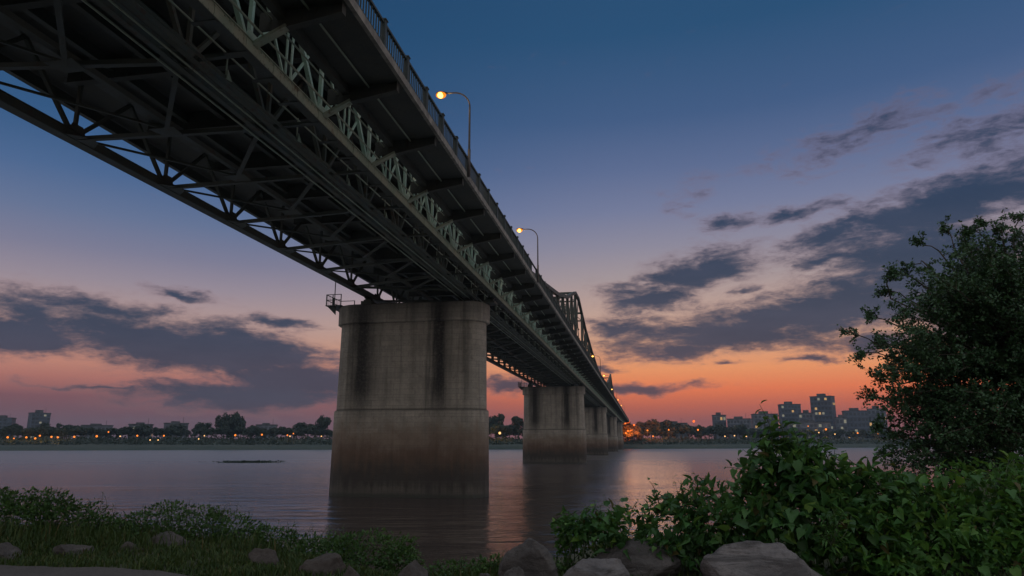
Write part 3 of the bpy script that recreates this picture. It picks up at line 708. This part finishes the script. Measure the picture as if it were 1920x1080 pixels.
# lamps on the far bank
def far_lamp(px, py, t, mat, label, group, rad=.42, power=0):
    p = fpos(px, t); y = p.y; q = at(px, py, y); h = max(q.z - p.z, 1.2)
    root = thing('bank_lamp', label, 'lamp', p, 0, group)
    m = MB(); m.tube([(0, 0, -.3), (0, 0, h - .2)], [.09, .06], 6); m.build('pole', POLE, root)
    m = MB(); m.ellipsoid((0, 0, h), rad, 8, 6); m.build('globe', mat, root, True)
    if power:                      # added spot beside the globe, aimed off the water to light the trees
        l = bpy.data.lights.new('lamp_light', 'SPOT'); l.energy = power; l.color = (1, .42, .10) if mat != REDLAMP else (1, .13, .015); l.spot_size = math.radians(120); l.spot_blend = .6; l.shadow_soft_size = .3
        o = bpy.data.objects.new('lamp_light', l); COL.objects.link(o); o.parent = root; o.location = (0, .9, h)
        o.rotation_euler = Vector((p.x, p.y, .12 * p.length)).to_track_quat('-Z', 'Y').to_euler()
for px, py, r_ in ((13, 820, .5), (25, 822, .32), (48, 820, .48), (65, 822, .5), (73, 817, .45), (95, 819, .48), (107, 820, .48), (138, 819, .5), (180, 818, .55), (256, 817, .48), (306, 817, .45), (440, 816, .55), (490, 815, .5), (538, 816, .4), (549, 813, .35)):
    far_lamp(px, py, 26, FARBULB, 'small amber lamp on a pole along the far left bank', 'amber lamps along the far left bank', r_, 1600 if px % 2 else 0)
for px, py in ((224, 818), (382, 817), (281, 825), (296, 825), (372, 823), (543, 818), (602, 818)):
    far_lamp(px, py, 26, FARWHITE, 'small pale lamp among the amber ones on the far left bank', 'pale lamps along the far left bank', .34)
far_lamp(201, 810, 42, FARBULB, 'amber lamp set higher than its neighbours among the far left trees', None, .4)
far_lamp(937, 812, 28, FARWHITE, 'bright yellow lamp lighting bushes between the two nearest piers', None, .75, 6000)
for px, py, r_ in ((1215, 807, .5), (1225, 818, .5), (1255, 806, .5), (1310, 806, .6)):
    far_lamp(px, py, 32, FARBULB, 'orange lamp on the far bank right of the bridge', 'orange lamps right of the bridge', r_, 3000)
far_lamp(1303, 790, 85, REDLAMP, 'orange lamp high above the trees right of the bridge', None, .8)
for px, py in ((1360, 818), (1378, 817), (1537, 811), (1567, 814), (1400, 818)):
    far_lamp(px, py, 34, FARWHITE, 'pale lamp by the water below the far right buildings', 'pale lamps of the far right bank', .45)
for px, py, r_ in ((1551, 805, .75), (1610, 812, .6), (1648, 813, .4), (1518, 799, .4)):
    far_lamp(px, py, 36, FARBULB, 'amber lamp below the far right buildings', 'amber lamps of the far right bank', r_, 3000)
for px, py, l in ((1178, 808, 'lower red-orange lamp glowing in the trees at the bridge end'), (1190, 797, 'upper red-orange lamp glowing in the trees at the bridge end')):
    far_lamp(px, py, 27, REDLAMP, l, None, .6, 60000)

# buildings beyond the far bank
WALLB = mat_plain('hazy_blue_wall', (.070, .090, .130), .8, .3, .15); WALLP = mat_plain('pale_wall', (.11, .125, .155), .8, .3, .3); ROOFM = mat_plain('dark_roof', (.06, .065, .075), .8, .3)
GLASS = mat_plain('dark_window_glass', (.035, .04, .055), .5, .3)
def building(x0, x1, ytop, t, label, wall, cols, rows, lit=.08, rot=.25, flat=True):
    xc = (x0 + x1) / 2; p = fpos(xc, t); y = p.y; wd = (x1 - x0) * y / FPX * math.cos(math.radians(azel(xc, 829)[0])) * .98
    h = at(xc, ytop, y).z - p.z; dp = wd * .55
    c, s_ = math.cos(rot), abs(math.sin(rot)); wb = (wd - dp * s_) / c
    root = thing('building', label, 'building', p, -math.radians(azel(xc, 829)[0]) + rot)
    m = MB(); m.box(-wb / 2, wb / 2, -dp / 2, dp / 2, -2, h - .8); m.build('wall', wall, root)
    m = MB(); m.box(-wb / 2 - .3, wb / 2 + .3, -dp / 2 - .3, dp / 2 + .3, h - .798, h); m.box(-wb * .22, wb * .14, -dp * .2, dp * .25, h + .002, h + min(2.6, h * .1)); m.build('roof', ROOFM, root)
    fh = (h - 1.6) / rows
    for j in range(1, rows):
        m = MB(); m.box(-wb / 2 + .2, wb / 2 - .2, -dp / 2 - .9, -dp / 2 - .07, .8 + j * fh - .25, .8 + j * fh + .1); m.build('balcony', WALLP if wall is WALLB else WALLB, root)
    m = MB(); m.tube([(wb * .3, 0, h), (wb * .3, 0, h + random.uniform(2, 5))], .12, 5); m.build('mast', ROOFM, root)
    for j in range(rows):
        for i in range(cols):
            if random.random() < .05: continue
            L = random.random(); lit2 = lit * 1.6; mt = (LITWIN if L < lit2 * .6 else LITWIN2) if L < lit2 else GLASS
            cx = -wb / 2 + wb * (i + .5) / cols; z0 = .8 + j * fh + fh * .25
            m = MB(); m.box(cx - wb / cols * .32, cx + wb / cols * .32, -dp / 2 - .06, -dp / 2 - .004, z0, z0 + fh * .5); m.build('window', mt, root)
    if rot:
        sd = 1 if rot > 0 else -1
        for j in range(rows):
            for i in range(max(1, cols // 2)):
                L = random.random(); mt = LITWIN if L < lit * .5 else GLASS
                cy = -dp / 2 + dp * (i + .5) / max(1, cols // 2); z0 = .8 + j * fh + fh * .25
                m = MB(); X = -sd * wb / 2
                m.box(min(X - sd * .06, X - sd * .004), max(X - sd * .06, X - sd * .004), cy - dp / cols * .5, cy + dp / cols * .5, z0, z0 + fh * .5); m.build('window', mt, root)
building(-26, 24, 783, 330, 'wide dark block at the far left edge of the skyline', WALLB, 5, 6, .02, -.3)
building(46, 88, 774, 330, 'tall square tower standing alone on the far left skyline', WALLB, 5, 7, .10, .3)
building(148, 208, 797, 130, 'long low pale block behind the far left trees', WALLP, 8, 2, .0, .1)
building(238, 284, 795, 130, 'small flat-roofed house behind trees left of the tall clump', WALLP, 6, 2, .05, -.1)
building(304, 350, 793, 140, 'wide flat-roofed hall rising above the left treeline', WALLP, 6, 2, 0, .12)
building(478, 518, 796, 130, 'low pale roof showing between the tall clump and the nearest pier', WALLP, 5, 2, .0, -.1)
building(1338, 1364, 778, 190, 'small pale block rising above trees left of the right skyline', WALLP, 4, 4, .05, .2)
building(1366, 1412, 785, 170, 'long low apartment row with pale walls on the right skyline', WALLP, 7, 4, .06, -.15)
building(1412, 1462, 776, 200, 'low block left of the shorter right tower', WALLP, 6, 5, .08, .2)
building(1464, 1507, 758, 230, 'shorter of the two towers on the right skyline', WALLB, 6, 8, .10, .25)
building(1502, 1532, 774, 190, 'pale infill block between the two right towers', WALLP, 4, 5, .1, -.2)
building(1526, 1573, 743, 230, 'tallest tower of the right skyline', WALLB, 6, 9, .12, -.3)
building(1570, 1592, 782, 180, 'narrow low house right of the tallest tower', WALLP, 3, 3, .1, .1)
building(1584, 1634, 770, 190, 'broad rounded-top block by the tree edge on the right skyline', WALLB, 6, 5, .06, .2)
building(1632, 1668, 766, 200, 'far right block partly behind the foreground tree', WALLP, 4, 5, .05, -.2)
building(1478, 1560, 792, 120, 'long low waterside building in front of the right towers', WALLP, 10, 3, .15, .06)
building(1240, 1290, 793, 150, 'pale low houses above trees right of the bridge end', WALLP, 6, 3, .06, .1)

# floating weed raft
rp = at(466, 866, 143); P = np.column_stack([RNG.normal(0, 2.6, 900), RNG.normal(0, 1.0, 900), RNG.uniform(0, .28, 900)]) + np.array([rp.x, rp.y, 0])
N = rdirs(900); N[:, 2] += 1.5; V, F = leaves_mesh(P, np.cross(N, rdirs(900)), N, RNG.uniform(.2, .5, 900), HEART_V, HEART_F)
tag(arr_obj('weed_raft', V, F, LEAF_FAR), 'thin dark raft of weed floating on the river', 'floating weed')

# ------------------------------------------------------------------ rocks
def rock(px, ytop, wpx, d, hscale, mat, label, seed, depth=.8, peak=0.0, skew=0.0, cuts=15, deep=.45, group='rocks along the near bank'):
    w = wpx * d / FPX / 2; top = at(px, ytop, d); g = zg(top.x, d); h = max(top.z - (g - .25), .25)
    bpyme = bpy.data.meshes.new('rock'); import bmesh
    b = bmesh.new(); bmesh.ops.create_icosphere(b, subdivisions=5, radius=1)
    off = Vector((seed * 7.3, seed * 3.1, seed))
    planes = [(Vector(rdirs(1)[0]), random.uniform(deep, .82)) for _ in range(cuts)]
    for v in b.verts:
        p = v.co.copy()
        for n_, k in planes:
            e = p.dot(n_)
            if e > k: p -= n_ * (e - k) * .95
        p *= 1 + .15 * mnoise.fractal(p * 1.5 + off, 1., 2., 5) + .09 * mnoise.ridged_multi_fractal(p * 3 + off, .9, 2., 4, 1., 2.) * .5
        v.co = p
    mx = [max(v.co[i] for v in b.verts) for i in range(3)]; mn = [min(v.co[i] for v in b.verts) for i in range(3)]
    for v in b.verts:
        q = [(v.co[i] - mn[i]) / (mx[i] - mn[i]) for i in range(3)]
        x = (q[0] * 2 - 1) * w; yy = (q[1] * 2 - 1) * w * depth; z = q[2]
        if peak: x *= 1 - peak * z; x += skew * w * z
        v.co = (x, yy, z * h)
    b.to_mesh(bpyme); b.free(); bpyme.materials.append(mat); bpyme.shade_smooth()
    o = bpy.data.objects.new('rock', bpyme); COL.objects.link(o); o.location = (top.x, d, top.z - h)
    tag(o, label, 'rock', group); return o
rock(990, 1008, 128, 8.6, 1, ROCK_DARK, 'tall dark pointed rock at the bottom centre by the water', 1, .8, .35)
rock(1182, 1009, 190, 8.9, 1, ROCK_DARK, 'broad dark rock under the vine leaves right of the pointed rock', 2, .7, .1, -.1, 9, .6)
rock(1112, 1050, 150, 7.7, 1, ROCK_GREY, 'small pale rock in front of the broad dark rock', 3, .7, .1, 0, 9, .6)
rock(1436, 1016, 262, 7.2, 1, ROCK_GREY, 'largest pale grey layered boulder beneath the tall vines', 4, .8, .12, .05, 7, .72)
rock(772, 1051, 84, 8.3, 1, ROCK_RED, 'small brown rock at the bottom between grass and water', 5, .8, .3)
rock(612, 1037, 100, 9.2, 1, ROCK_RED, 'reddish hump-shaped rock half buried in grass at the end of the path', 6, .7, .2, -.15)
rock(655, 1058, 60, 8.8, 1, ROCK_RED, 'low mossy rock right beside the reddish hump rock', 13, .7, .2)
rock(497, 1028, 74, 9.8, 1, ROCK_RED, 'low brown rock in the grass above the path end', 7, .7)
rock(310, 996, 86, 11.2, 1, ROCK_DARK, 'dark rock sunk into the left bushes', 8, .7, .2)
rock(250, 1015, 62, 10.6, 1, ROCK_RED, 'small brown rock below the left bushes', 9, .7)
rock(138, 1017, 80, 10.2, 1, ROCK_DARK, 'grey pointed rock at the grass edge near the path', 10, .7, .25)
rock(6, 1016, 92, 9.9, 1, ROCK_DARK, 'flat grey rock at the left edge by the path', 11, .7, .1)
rock(962, 1062, 50, 8.0, 1, ROCK_DARK, 'small dark stone in front of the pointed rock', 12, .8, .1)
rock(905, 1072, 40, 8.0, 1, ROCK_DARK, 'smallest stone left of the pointed rock', 14, .8, .1)

# ------------------------------------------------------------------ plants of the near bank
def mound(spec, d, n, size, droop=.25, up=.9, inner=.25, rag=.4, gapc=-.9):
    """leaf points on and in ellipsoids given as pixel ellipses at a depth."""
    Ps = []; Ns = []; tot = sum(rx * ry for _, _, rx, ry, *_ in spec)
    for (cx, cy, rx, ry, *dd) in spec:
        dz = dd[0] if dd else d; c = np.array(at(cx, cy, dz)); k = int(n * rx * ry / tot)
        u = rdirs(k); r = np.where(RNG.random(k) < inner, RNG.uniform(.3, .85, k), RNG.uniform(.85, 1.08, k))
        R3 = np.array([rx * dz / FPX, max(rx, ry) * dz / FPX * .75, ry * dz / FPX])
        fz = np.array([mnoise.noise(Vector(a * 2.2) + Vector(c * 1.7)) for a in u]); r = r * (1 + rag * fz)
        Ps.append(c + u * r[:, None] * R3); Ns.append(u)
    P = np.concatenate(Ps); N = np.concatenate(Ns)
    keep = np.array([p[2] > zg(p[0], p[1]) + .02 and mnoise.noise(Vector(p) * 4.2) + .5 * mnoise.noise(Vector(p) * 9) > gapc for p in P]); P = P[keep]; N = N[keep]; k = len(P)
    Nf = N * .55 + rdirs(k) * .8; Nf[:, 2] += up
    D = N * .8 + rdirs(k) * .8; D[:, 2] -= droop
    return P, D, Nf, size[0] + (size[1] - size[0]) * RNG.random(k) ** 2.2
def shoot(p0, p1, leaf, n, stem_r, bend=.15, sizes=(1.2, .5), sag=0.):
    """a stem with leaves down its length, shrinking to the tip"""
    p0 = Vector(p0); p1 = Vector(p1); L = (p1 - p0).length; side = Vector(rdirs(1)[0]) * L * bend
    pts = []
    for i in range(9):
        t = i / 8; p = p0.lerp(p1, t) + side * math.sin(t * math.pi); p.z += sag * L * math.sin(t * math.pi); pts.append(p)
    P = []; D = []; N = []; S = []
    for i in range(n):
        t = .12 + .88 * i / max(1, n - 1); f = t * 8; j = min(7, int(f)); p = pts[j].lerp(pts[j + 1], f - j); ax = (pts[j + 1] - pts[j]).normalized()
        o = ax.orthogonal().normalized(); o.rotate(Matrix.Rotation(i * 2.4 + random.uniform(-.4, .4), 3, ax))
        d = (o * 1.0 + ax * .35 + Vector((0, 0, -.35))).normalized()
        P.append(p + o * .02); D.append(d); N.append(Vector((0, 0, 1)) + o * .5 + ax * .3 + Vector(rdirs(1)[0]) * .3); S.append(leaf * (sizes[0] + (sizes[1] - sizes[0]) * t) * random.uniform(.8, 1.2))
    return pts, np.array(P), np.array(D), np.array(N), np.array(S)
OVATE_V = HEART_V * np.array([.42, 1.05, 1.2]) + np.array([[0, 0, 0]] + [[0, .12, 0]] + [[0, .1, 0]] + [[0, 0, 0]] * 2 + [[0, .12, 0]] + [[0, .1, 0]] + [[0, 0, 0]] * 2)
def plant(name, label, cat, spec, d, n, size, mat, shoots, tv=HEART_V, tf=HEART_F, group=None, up=.9, shoot_leaf=None, stem_r=.008, droop=.25, inner=.25, fill_stems=14):
    c = at(spec[0][0], spec[0][1], d); base = Vector((c.x, d, zg(c.x, d)))
    root = thing(name, label, cat, base, 0, group); o3 = np.array(base)
    P, D, N, S = mound(spec, d, n, size, droop, up, inner, .45 if tv is HEART_V else .3, -.10 if tv is HEART_V else -.25); PP, DD, NN, SS = [P], [D], [N], [S]; st = MB()
    for (x0, y0, x1, y1, cnt, *rest) in shoots:
        dd = rest[0] if rest else d
        pts, P, D, N, S = shoot(at(x0, y0, dd), at(x1, y1, dd - random.uniform(-.15, .25)), shoot_leaf or sum(size) / 2, cnt, stem_r)
        st.tube(pts, [stem_r * (1.2 - .9 * i / 8) for i in range(9)], 5); PP.append(P); DD.append(D); NN.append(N); SS.append(S)
    run = [at(q[0], q[1], d) for q in sorted(spec)]; run = [Vector((q.x, d + random.uniform(-.1, .1), zg(q.x, d) + .02)) for q in run]
    if len(run) > 1: st.tube(run, stem_r * 1.3, 5)
    for i in range(fill_stems if n < 4000 or mat is LEAF_VINE else 5):
        s = random.choice(spec); q = at(s[0] + random.uniform(-.6, .6) * s[2], s[1] + random.uniform(-.4, .5) * s[3], d + random.uniform(-.2, .2)); g = Vector((q.x + random.uniform(-.2, .2), d + random.uniform(-.2, .2), zg(q.x, d) - .05))
        mid = g.lerp(q, .5) + Vector((random.uniform(-.1, .1), 0, .05)); st.tube([g, mid, q], [stem_r * 1.4, stem_r, stem_r * .6], 5)
    PP, DD, NN, SS = (np.concatenate(q) for q in (PP, DD, NN, SS))
    if tv is HEART_V:              # a second, narrower kind of leaf grows through the vines
        k = RNG.random(len(PP)) < .35
        V, F = leaves_mesh(PP[~k], DD[~k], NN[~k], SS[~k], tv, tf); V2, F2 = leaves_mesh(PP[k], DD[k] + np.array([0, 0, .5]), NN[k] + rdirs(k.sum()) * .5, SS[k] * 1.15, OVATE_V, tf)
        F = np.concatenate([F, F2 + len(V)]); V = np.concatenate([V, V2])
    else: V, F = leaves_mesh(PP, DD, NN, SS, tv, tf)
    arr_obj('foliage', V - o3, F, mat, root, True); st.build('stems', STEM, root, True, off=tuple(base)); return root

plant('vine_thicket', 'tall thicket of broad heart-shaped vine leaves rising above the big boulder', 'vine', [(1490, 905, 80, 62), (1448, 872, 30, 26), (1495, 868, 36, 26), (1570, 925, 80, 34), (1520, 968, 140, 60), (1640, 916, 60, 22), (1425, 940, 50, 50), (1690, 945, 85, 42)], 8.4, 6500, (.04, .18), LEAF_VINE,
      [(1480, 900, 1452, 800, 11), (1490, 900, 1480, 792, 12), (1500, 905, 1512, 806, 11), (1470, 900, 1432, 818, 10), (1510, 900, 1538, 822, 11), (1520, 905, 1558, 846, 9), (1455, 905, 1410, 842, 9), (1495, 900, 1496, 820, 10), (1470, 890, 1462, 824, 9), (1530, 905, 1590, 868, 8), (1445, 845, 1424, 758, 11), (1440, 850, 1400, 806, 8), (1446, 850, 1436, 780, 9), (1460, 850, 1470, 795, 8), (1550, 900, 1566, 838, 7), (1600, 910, 1612, 862, 6), (1420, 920, 1384, 862, 8), (1430, 900, 1362, 876, 8), (1420, 930, 1366, 908, 6), (1560, 880, 1515, 815, 7), (1600, 880, 1545, 838, 7), (1620, 880, 1578, 850, 6), (1470, 830, 1452, 782, 6), (1660, 880, 1640, 848, 6), (1480, 850, 1530, 822, 5), (1440, 880, 1392, 842, 6)], shoot_leaf=.15)
plant('vine_mound', 'low vine mound trailing left over the dark rocks to the water', 'vine', [(1330, 962, 80, 52), (1240, 990, 95, 46), (1140, 990, 70, 34), (1090, 985, 40, 25), (1380, 1000, 90, 50), (1280, 1020, 100, 30)], 9.0, 4400, (.035, .15), LEAF_VINE,
      [(1240, 965, 1218, 902, 8), (1215, 975, 1186, 950, 5), (1240, 965, 1254, 928, 5), (1310, 960, 1304, 890, 10), (1310, 950, 1292, 925, 6), (1140, 980, 1102, 950, 6), (1100, 985, 1068, 962, 6), (1180, 975, 1196, 938, 5), (1350, 940, 1334, 918, 5), (1380, 950, 1362, 925, 5), (1070, 990, 1050, 968, 5)], shoot_leaf=.10)
plant('creeper_bed', 'bright green creeper bed spreading over the bank at the lower right', 'creeper', [(1720, 990, 150, 70), (1860, 950, 110, 72), (1810, 1050, 190, 60), (1640, 1050, 110, 50), (1900, 1010, 120, 90), (1960, 930, 80, 70), (1690, 940, 70, 36, 9.6), (1600, 1010, 80, 50)], 8.2, 13000, (.03, .14), LEAF_CARPET,
      [(1820, 900, 1795, 880, 5), (1880, 900, 1862, 868, 5), (1900, 890, 1905, 862, 4), (1750, 930, 1728, 905, 5), (1680, 960, 1650, 935, 5)], shoot_leaf=.09, up=1.1)
LANCE_V = np.array([(0, 0, 0), (-.12, .35, .05), (0, 1, -.18), (.12, .35, .05)])
for (px, py, sx, sy, d_, l) in ((1300, 960, 40, 66, 9.2, 'weed sprig with narrow leaves standing over the low vine mound'), (1735, 930, 50, 60, 8.6, 'weed sprig with narrow leaves between creeper bed and big tree'), (1560, 1010, 50, 60, 7.6, 'narrow-leaved weed just right of the largest boulder'), (1885, 930, 40, 70, 8.0, 'narrow-leaved weed at the right edge of the creeper bed'), (1120, 985, 36, 50, 9.2, 'narrow-leaved weed over the left end of the vine mound'), (1650, 960, 46, 70, 8.2, 'narrow-leaved weed between tall vine thicket and creeper bed')):
    plant('weed_sprig', l, 'weed', [(px, py, 26, 22)], d_, 60, (.05, .10), LEAF_CARPET, [(px, py + 14, px + random.uniform(-1, 1) * sx, py - sy * random.uniform(.5, 1.1), random.randint(9, 14)) for _ in range(9)], LANCE_V, SMALL_F, None, .5, .10, .005, -.1, .25, 0)
BL = dict(tv=SMALL_V, tf=SMALL_F, up=.5, stem_r=.005, shoot_leaf=.06, droop=-.2)
def weedy(x0, x1, ybase, ytop, cnt, n=9): return [(x, ybase + random.uniform(-6, 6), x + random.uniform(-16, 22), random.uniform(ytop, ybase - 12), n) for x in np.linspace(x0, x1, cnt)]
plant('bank_bush', 'dense dark bush at the left edge of the bank', 'bush', [(40, 980, 115, 48), (115, 990, 90, 42), (-60, 965, 90, 54), (180, 1003, 60, 28), (70, 945, 60, 24), (100, 958, 40, 20)], 12.0, 11000, (.045, .09), LEAF_BUSH, weedy(-20, 210, 958, 918, 20) + [(50, 950, 66, 918, 12), (150, 970, 168, 940, 12), (20, 950, 34, 928, 10)], **BL)
plant('bank_bush', 'weedy bush with tall stalks left of the floating weed line', 'bush', [(320, 994, 95, 42), (400, 1002, 85, 36), (255, 1008, 55, 26)], 12.0, 7000, (.04, .085), LEAF_BUSH, weedy(245, 460, 980, 938, 24) + [(300, 985, 302, 945, 12), (415, 980, 425, 943, 13), (345, 985, 362, 955, 10)], **BL)
plant('bank_bush', 'low bush sloping down toward the pier reflection', 'bush', [(490, 1022, 70, 28), (560, 1030, 60, 22), (440, 1022, 60, 24)], 12.0, 5000, (.04, .08), LEAF_BUSH, weedy(440, 640, 1008, 978, 16) + [(492, 1005, 500, 974, 10), (540, 1010, 545, 990, 8)], **BL)
plant('bank_bush', 'rounded grassy bush below the pier reflection', 'bush', [(690, 1040, 90, 34), (620, 1035, 60, 24), (750, 1050, 40, 20)], 11.0, 6000, (.04, .075), LEAF_BUSH, weedy(610, 760, 1020, 1004, 10, 7), **BL)
plant('bank_bush', 'sparse weeds between the small brown rock and pointed rock', 'bush', [(870, 1070, 70, 14), (935, 1062, 40, 16), (1010, 1060, 50, 14)], 9.0, 1700, (.035, .07), LEAF_BUSH, weedy(830, 960, 1062, 1042, 8, 6), **BL)
plant('bank_bush', 'pale sprigs of leaves between the pointed rock and the vine mound', 'bush', [(1085, 1020, 36, 30), (1070, 1000, 30, 22)], 9.3, 900, (.05, .09), LEAF_CARPET, [(1075, 1000, 1062, 965, 8), (1095, 1000, 1090, 960, 8), (1060, 1010, 1040, 985, 6)], **BL)

# grass
def grass():
    Ps = []
    def area(x0, x1, y0, y1, n, h0, h1):
        x = RNG.uniform(x0, x1, n); y = RNG.uniform(y0, y1, n)
        for a, b_ in zip(x, y):
            if a < -2.5 and b_ < path_edge(a) + .02 + random.uniform(0, .1): continue
            if mnoise.noise((a * 1.3, b_ * 1.3, 4)) < -.25 and random.random() < .6: continue
            Ps.append((a, b_, zg(a, b_), random.uniform(h0, h1) * (1 + .5 * mnoise.noise((a * .8, b_ * .8, 9)))))
    area(-10, -.2, 8.9, 12.5, 46000, .03, .10); area(-.5, 1.6, 8.0, 9.6, 7000, .04, .13); area(-14, -1.5, 12, 16, 12000, .08, .25); area(1.2, 12, 7, 14, 15000, .06, .2); area(-9, -1, 10.6, 13, 2500, .14, .30); area(-2.6, .6, 7.2, 9, 6000, .03, .1)
    A = np.array(Ps); n = len(A); az = RNG.uniform(0, 6.28, n); lean = RNG.uniform(.1, .9, n); h = A[:, 3]
    dx = np.cos(az); dy = np.sin(az); wv = RNG.uniform(.006, .011, n)
    base = A[:, :3]; side = np.column_stack([-dy, dx, 0 * dx]) * wv[:, None]
    mid = base + np.column_stack([dx * lean * h * .3, dy * lean * h * .3, h * .6]); tip = base + np.column_stack([dx * lean * h * .95, dy * lean * h * .95, h * .95])
    V = np.stack([base - side, base + side, mid + side * .8, mid - side * .8, tip + side * .1, tip - side * .1], 1).reshape(-1, 3)
    i = np.arange(n)[:, None] * 6; F = np.concatenate([i + np.array([[0, 1, 2, 3]]), i + np.array([[3, 2, 4, 5]])]); return arr_obj('grass', V, F, GRASSM)
tag(grass(), 'short wild grass growing over the near bank', 'grass', kind='stuff')

# the big tree at the right
def big_tree():
    D0 = 14.0; tb = Vector((10.6, D0 + .4, zg(10.6, D0 + .4) - .2))
    root = thing('leafy_tree', 'big dark leafy tree overhanging the bank at the right edge', 'tree', tb); o3 = np.array(tb)
    lobes = [(1850, 640, 190, 190), (1745, 620, 95, 120), (1780, 530, 90, 80), (1860, 500, 90, 80), (1720, 720, 80, 90), (1930, 560, 130, 150), (1760, 800, 95, 90), (1860, 790, 150, 110), (2000, 700, 160, 200), (1680, 650, 50, 45), (1685, 740, 55, 80), (1690, 790, 40, 60), (1900, 470, 90, 70), (1720, 860, 70, 50), (1830, 860, 130, 60)]
    tubes = MB(); tubes.tube([tb, tb + Vector((-.1, 0, 1.0)), tb + Vector((.1, -.1, 2.2)), tb + Vector((.0, 0, 3.6))], [.26, .2, .16, .1], 9)
    LP, LD, LN, LS = [], [], [], []
    core = [tb + Vector((0, 0, t)) for t in (.9, 1.5, 2.2, 2.9, 3.5)]
    tips = []
    tot = sum(r[2] * r[3] for r in lobes)
    for (cx, cy, rx, ry) in lobes:
        k = max(8, int(430 * rx * ry / tot))
        for i in range(k):
            u = rdirs(1)[0]; r = random.uniform(.45, 1.0) ** .6; dd = D0 + u[1] * 1.7 * r
            tips.append((at(cx + u[0] * rx * r, cy - u[2] * ry * r, dd), .5))
    # sprays that stick out of the outline
    for (x0, y0, x1, y1) in ((1650, 650, 1588, 622), (1670, 670, 1606, 672), (1700, 560, 1655, 548), (1730, 490, 1695, 505), (1760, 470, 1725, 452), (1790, 470, 1772, 424), (1850, 450, 1842, 418), (1830, 460, 1815, 440), (1900, 440, 1908, 402), (1930, 430, 1940, 395), (1670, 760, 1632, 742), (1690, 720, 1640, 712), (1680, 610, 1628, 592), (1670, 560, 1672, 515), (1670, 820, 1640, 800), (1690, 850, 1655, 850), (1880, 450, 1872, 430), (1710, 520, 1680, 470 + 45)):
        tips.append((at(x1, y1, D0 - random.uniform(-.5, .7)), .9, at(x0, y0, D0)))
    for tp in tips:
        tip = tp[0]
        if tip.z < zg(tip.x, tip.y) + .1: continue
        st_ = tp[2] if len(tp) > 2 else min(core, key=lambda c: (c - tip).length + max(0, c.z - tip.z) * 1.5)
        if len(tp) > 2:
            c = min(core, key=lambda c: (c - st_).length); tubes.tube([c, c.lerp(st_, .5) + Vector((0, 0, .25)), st_], [.05, .03, .014], 5)
        mid = st_.lerp(tip, .55) + Vector((random.uniform(-.15, .15), random.uniform(-.15, .15), .18 * (tip - st_).length * .5))
        pts = [st_, st_.lerp(mid, .5) + Vector((0, 0, .04)), mid, mid.lerp(tip, .5) + Vector(rdirs(1)[0]) * .05, tip]
        tubes.tube(pts, [.035 if len(tp) == 2 else .014, .022 if len(tp) == 2 else .011, .013, .008, .003], 5)
        # twigs with leaves along the outer half
        ax = (tip - mid).normalized(); ntw = 11 if len(tp) == 2 else 10
        for k in range(ntw):
            t = random.uniform(.0, 1.0); b0 = mid.lerp(tip, t); dirv = (ax + Vector(rdirs(1)[0]) * 1.0).normalized(); L = random.uniform(.22, .5) * (1 if len(tp) == 2 else .55)
            e = b0 + dirv * L; tubes.tube([b0, b0.lerp(e, .5) + Vector((0, 0, .02)), e], [.006, .004, .002], 3, False)
            nl = int(27 * (1 if len(tp) == 2 else .8))
            for j in range(nl):
                s = random.uniform(.1, 1.05); p = b0.lerp(e, s) + Vector(rdirs(1)[0]) * .045
                d = (dirv * .5 + Vector(rdirs(1)[0])).normalized(); LP.append(p); LD.append(d); LN.append(Vector((0, -.25, .9)) + Vector(rdirs(1)[0]) * .7); LS.append(random.uniform(.045, .085))
    V, F = leaves_mesh(np.array(LP), np.array(LD), np.array(LN), np.array(LS), SMALL_V * np.array([1.25, 1, 1]), SMALL_F)
    arr_obj('crown', V - o3, F, LEAF_TREE, root); tubes.build('trunk', BARK, root, True, off=tuple(tb)); print('tree leaves', len(LP))
big_tree()

# the evening air over the river
def haze():
    m = bpy.data.materials.new('evening_haze'); m.use_nodes = True; T = NT(m.node_tree); T.n.clear()
    v = T.new('ShaderNodeVolumePrincipled'); v.inputs['Color'].default_value = (.6, .8, 1, 1); v.inputs['Density'].default_value = .00012; v.inputs['Anisotropy'].default_value = .1
    o = T.new('ShaderNodeOutputMaterial'); T.l.new(v.outputs[0], o.inputs['Volume'])
    b = MB(); b.box(-2600, 2600, -430, 1800, -5, 60); tag(b.build('haze', m), kind='stuff')
HAZE = True
if HAZE: haze()
sc.cycles.volume_bounces = 1
sc.cycles.use_denoising = True
sc.cycles.max_bounces = 8; sc.cycles.transparent_max_bounces = 4
sc.cycles.sample_clamp_indirect = 4
